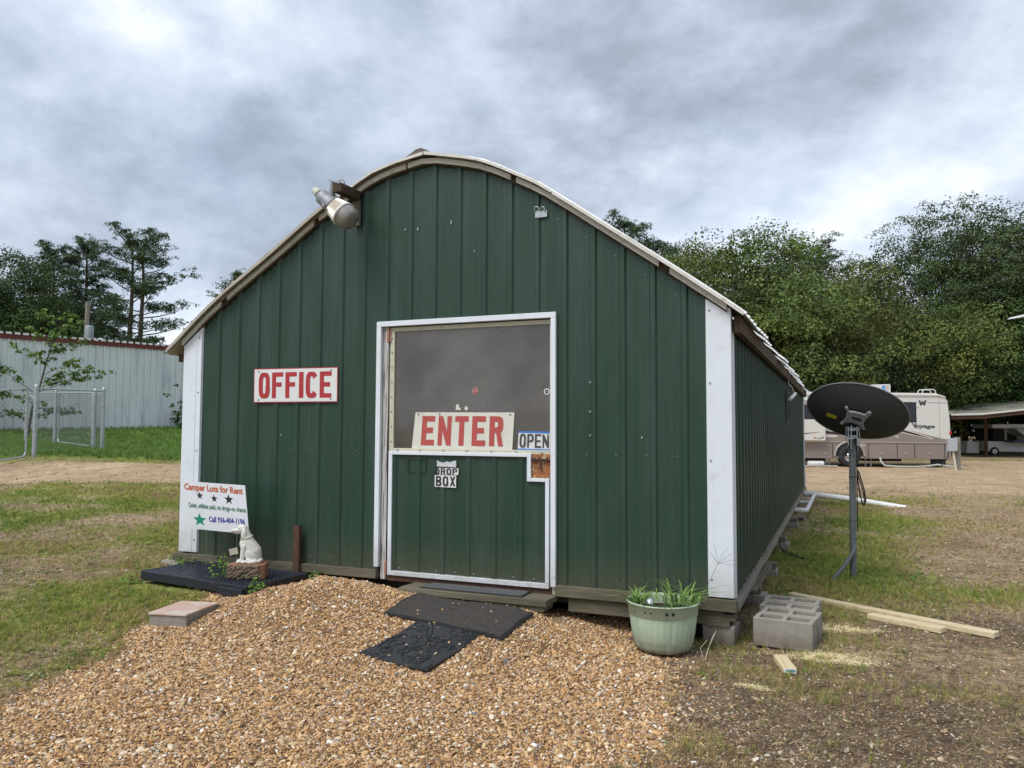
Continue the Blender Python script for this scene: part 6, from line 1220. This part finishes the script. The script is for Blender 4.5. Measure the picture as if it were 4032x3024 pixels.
# grass in planter, weeds on pallet etc. (own plants)
def blades(par, name, base, n, R, h0, h1, lean, wd, cols, seed, mname='planter_grass'):
    r = random.Random(seed); V = []; F = []; Cc = []
    for k in range(n):
        an = r.uniform(0, 6.28); rr_ = R*math.sqrt(r.random()); b0 = Vector((base[0]+math.cos(an)*rr_, base[1]+math.sin(an)*rr_, base[2])); a2 = an+r.gauss(0, .7); d = Vector((math.cos(a2), math.sin(a2), 0)); s = Vector((-d.y, d.x, 0)); h = r.uniform(h0, h1); ln = h*lean*r.uniform(.3, 1.4); c_ = Vector(r.choice(cols))*r.uniform(.75, 1.25); o_ = len(V); sg = 6
        for j in range(sg+1): t = j/sg; p = b0+Vector((0, 0, h*(t-.55*lean*t*t)))+d*ln*t*t; w_ = wd*(math.sin(math.pi*min(1, .25+.75*t))**.6 if t < 1 else 0.02)*.5; V += [p-s*w_, p+s*w_+Vector((0, 0, .2*w_))]; Cc += [tuple(c_)+(1,)]*2
        F += [(o_+2*j, o_+2*j+1, o_+2*j+3, o_+2*j+2) for j in range(sg)]
    me = bpy.data.meshes.new(mname); me.from_pydata([tuple(v) for v in V], [], F); ca = me.color_attributes.new('col', 'FLOAT_COLOR', 'POINT'); ca.data.foreach_set('color', np.array(Cc, np.float32).ravel()); me.materials.append(LEAF); me.polygons.foreach_set('use_smooth', [True]*len(F)); o = bpy.data.objects.new(name, me); COL.objects.link(o); o.parent = par; return o
pg = thing('planter_grass', 'long green weedy grass growing out of the pale green planter', 'grass', (-.415, -.30, -.03)); PGC = [(.16, .27, .07), (.21, .33, .085), (.13, .22, .06)]
blades(pg, 'blades', (0, 0, 0), 70, .22, .06, .15, 1.0, .009, PGC, 1)['kind'] = 'stuff'; blades(pg, 'tall_blades', (.12, .03, 0), 48, .12, .12, .28, .9, .010, PGC, 2)['kind'] = 'stuff'; blades(pg, 'left_blades', (-.17, -.03, 0), 34, .07, .10, .20, 1.0, .012, PGC, 4)['kind'] = 'stuff'
bb = B(); bb.tube([(.19, .06, 0), (.30, .05, .16), (.365, .05, .30)], [.002, .0018, .0012], 5)
for a_, l_2 in ((60, .13), (35, .15), (100, .14), (15, .14), (-2, .13), (130, .12)): bb.tube([(.365, .05, .30), (.365+math.cos(rad(a_))*l_2*.6, .05, .30+math.sin(rad(a_))*l_2*.7), (.365+math.cos(rad(a_))*l_2, .05, .30+math.sin(rad(a_))*l_2*.95)], [.0012, .0012, .0008], 4)
bb.build('seed_stalk', mat('dry_green', (.14, .15, .07), .7), pg)
WL = ['low leafy weed growing through the left of the pallet', 'leafy weed between the pallet and the sign stake', 'small leafy weed in the middle of the pallet', 'rounded weed on the pallet left of the red block', 'green weed at the pallet right edge near the post', 'weed at the pallet near-left corner', 'weed before the front right corner of the pallet', 'weed by the rusty post foot', 'green weed tuft beside the first side pier', 'weed tuft at the base of the satellite dish pole', 'weed in the grass right of the dish pole']
for i, (x_, y_, z_, s_) in enumerate(((-4.72, -.30, -.06, .9), (-4.38, -.22, -.06, 1.0), (-4.22, -.33, -.06, .8), (-3.99, -.62, -.07, .85), (-3.62, -.60, -.10, 1.0), (-4.92, -.72, None, 1.1), (-3.46, -.78, None, 1.0), (-3.45, -.12, None, .6), (.28, 1.35, None, 1.2), (.80, 2.35, None, 1.6), (1.35, 2.6, None, 1.4))):
    z_ = gz(x_, y_) if z_ is None else z_; w_ = thing('leafy_weed', WL[i], 'weed', (x_, y_, z_), i, 'small leafy weeds around the shed foot'); r_ = random.Random(i)
    cl = [(r_.gauss(0, .07)*s_, r_.gauss(0, .05)*s_, abs(r_.gauss(0, .035))*s_+.01) for k in range(20)]; me = crown_mesh('weed', cl, .026, 4, .016, [(.13, .22, .05), (.17, .27, .06), (.10, .18, .045)], 70+i); c = bpy.data.objects.new('leaves', me); COL.objects.link(c); c.parent = w_
tw = thing('dry_twig', 'pale dry forked twig leaning on the ground beside the planter', 'twig'); bb = B(); bb.tube([(-.115, -.44, -.34), (-.095, -.42, -.26), (-.045, -.40, -.14)], [.003, .003, .002], 5).tube([(-.095, -.42, -.26), (-.075, -.42, -.2), (-.055, -.42, -.155)], .002, 5).tube([(-.12, -.45, -.335), (-.14, -.44, -.25), (-.10, -.42, -.2)], .0018, 5); bb.build('twig', mat('bleached_twig', (.5, .43, .33), .8), tw)
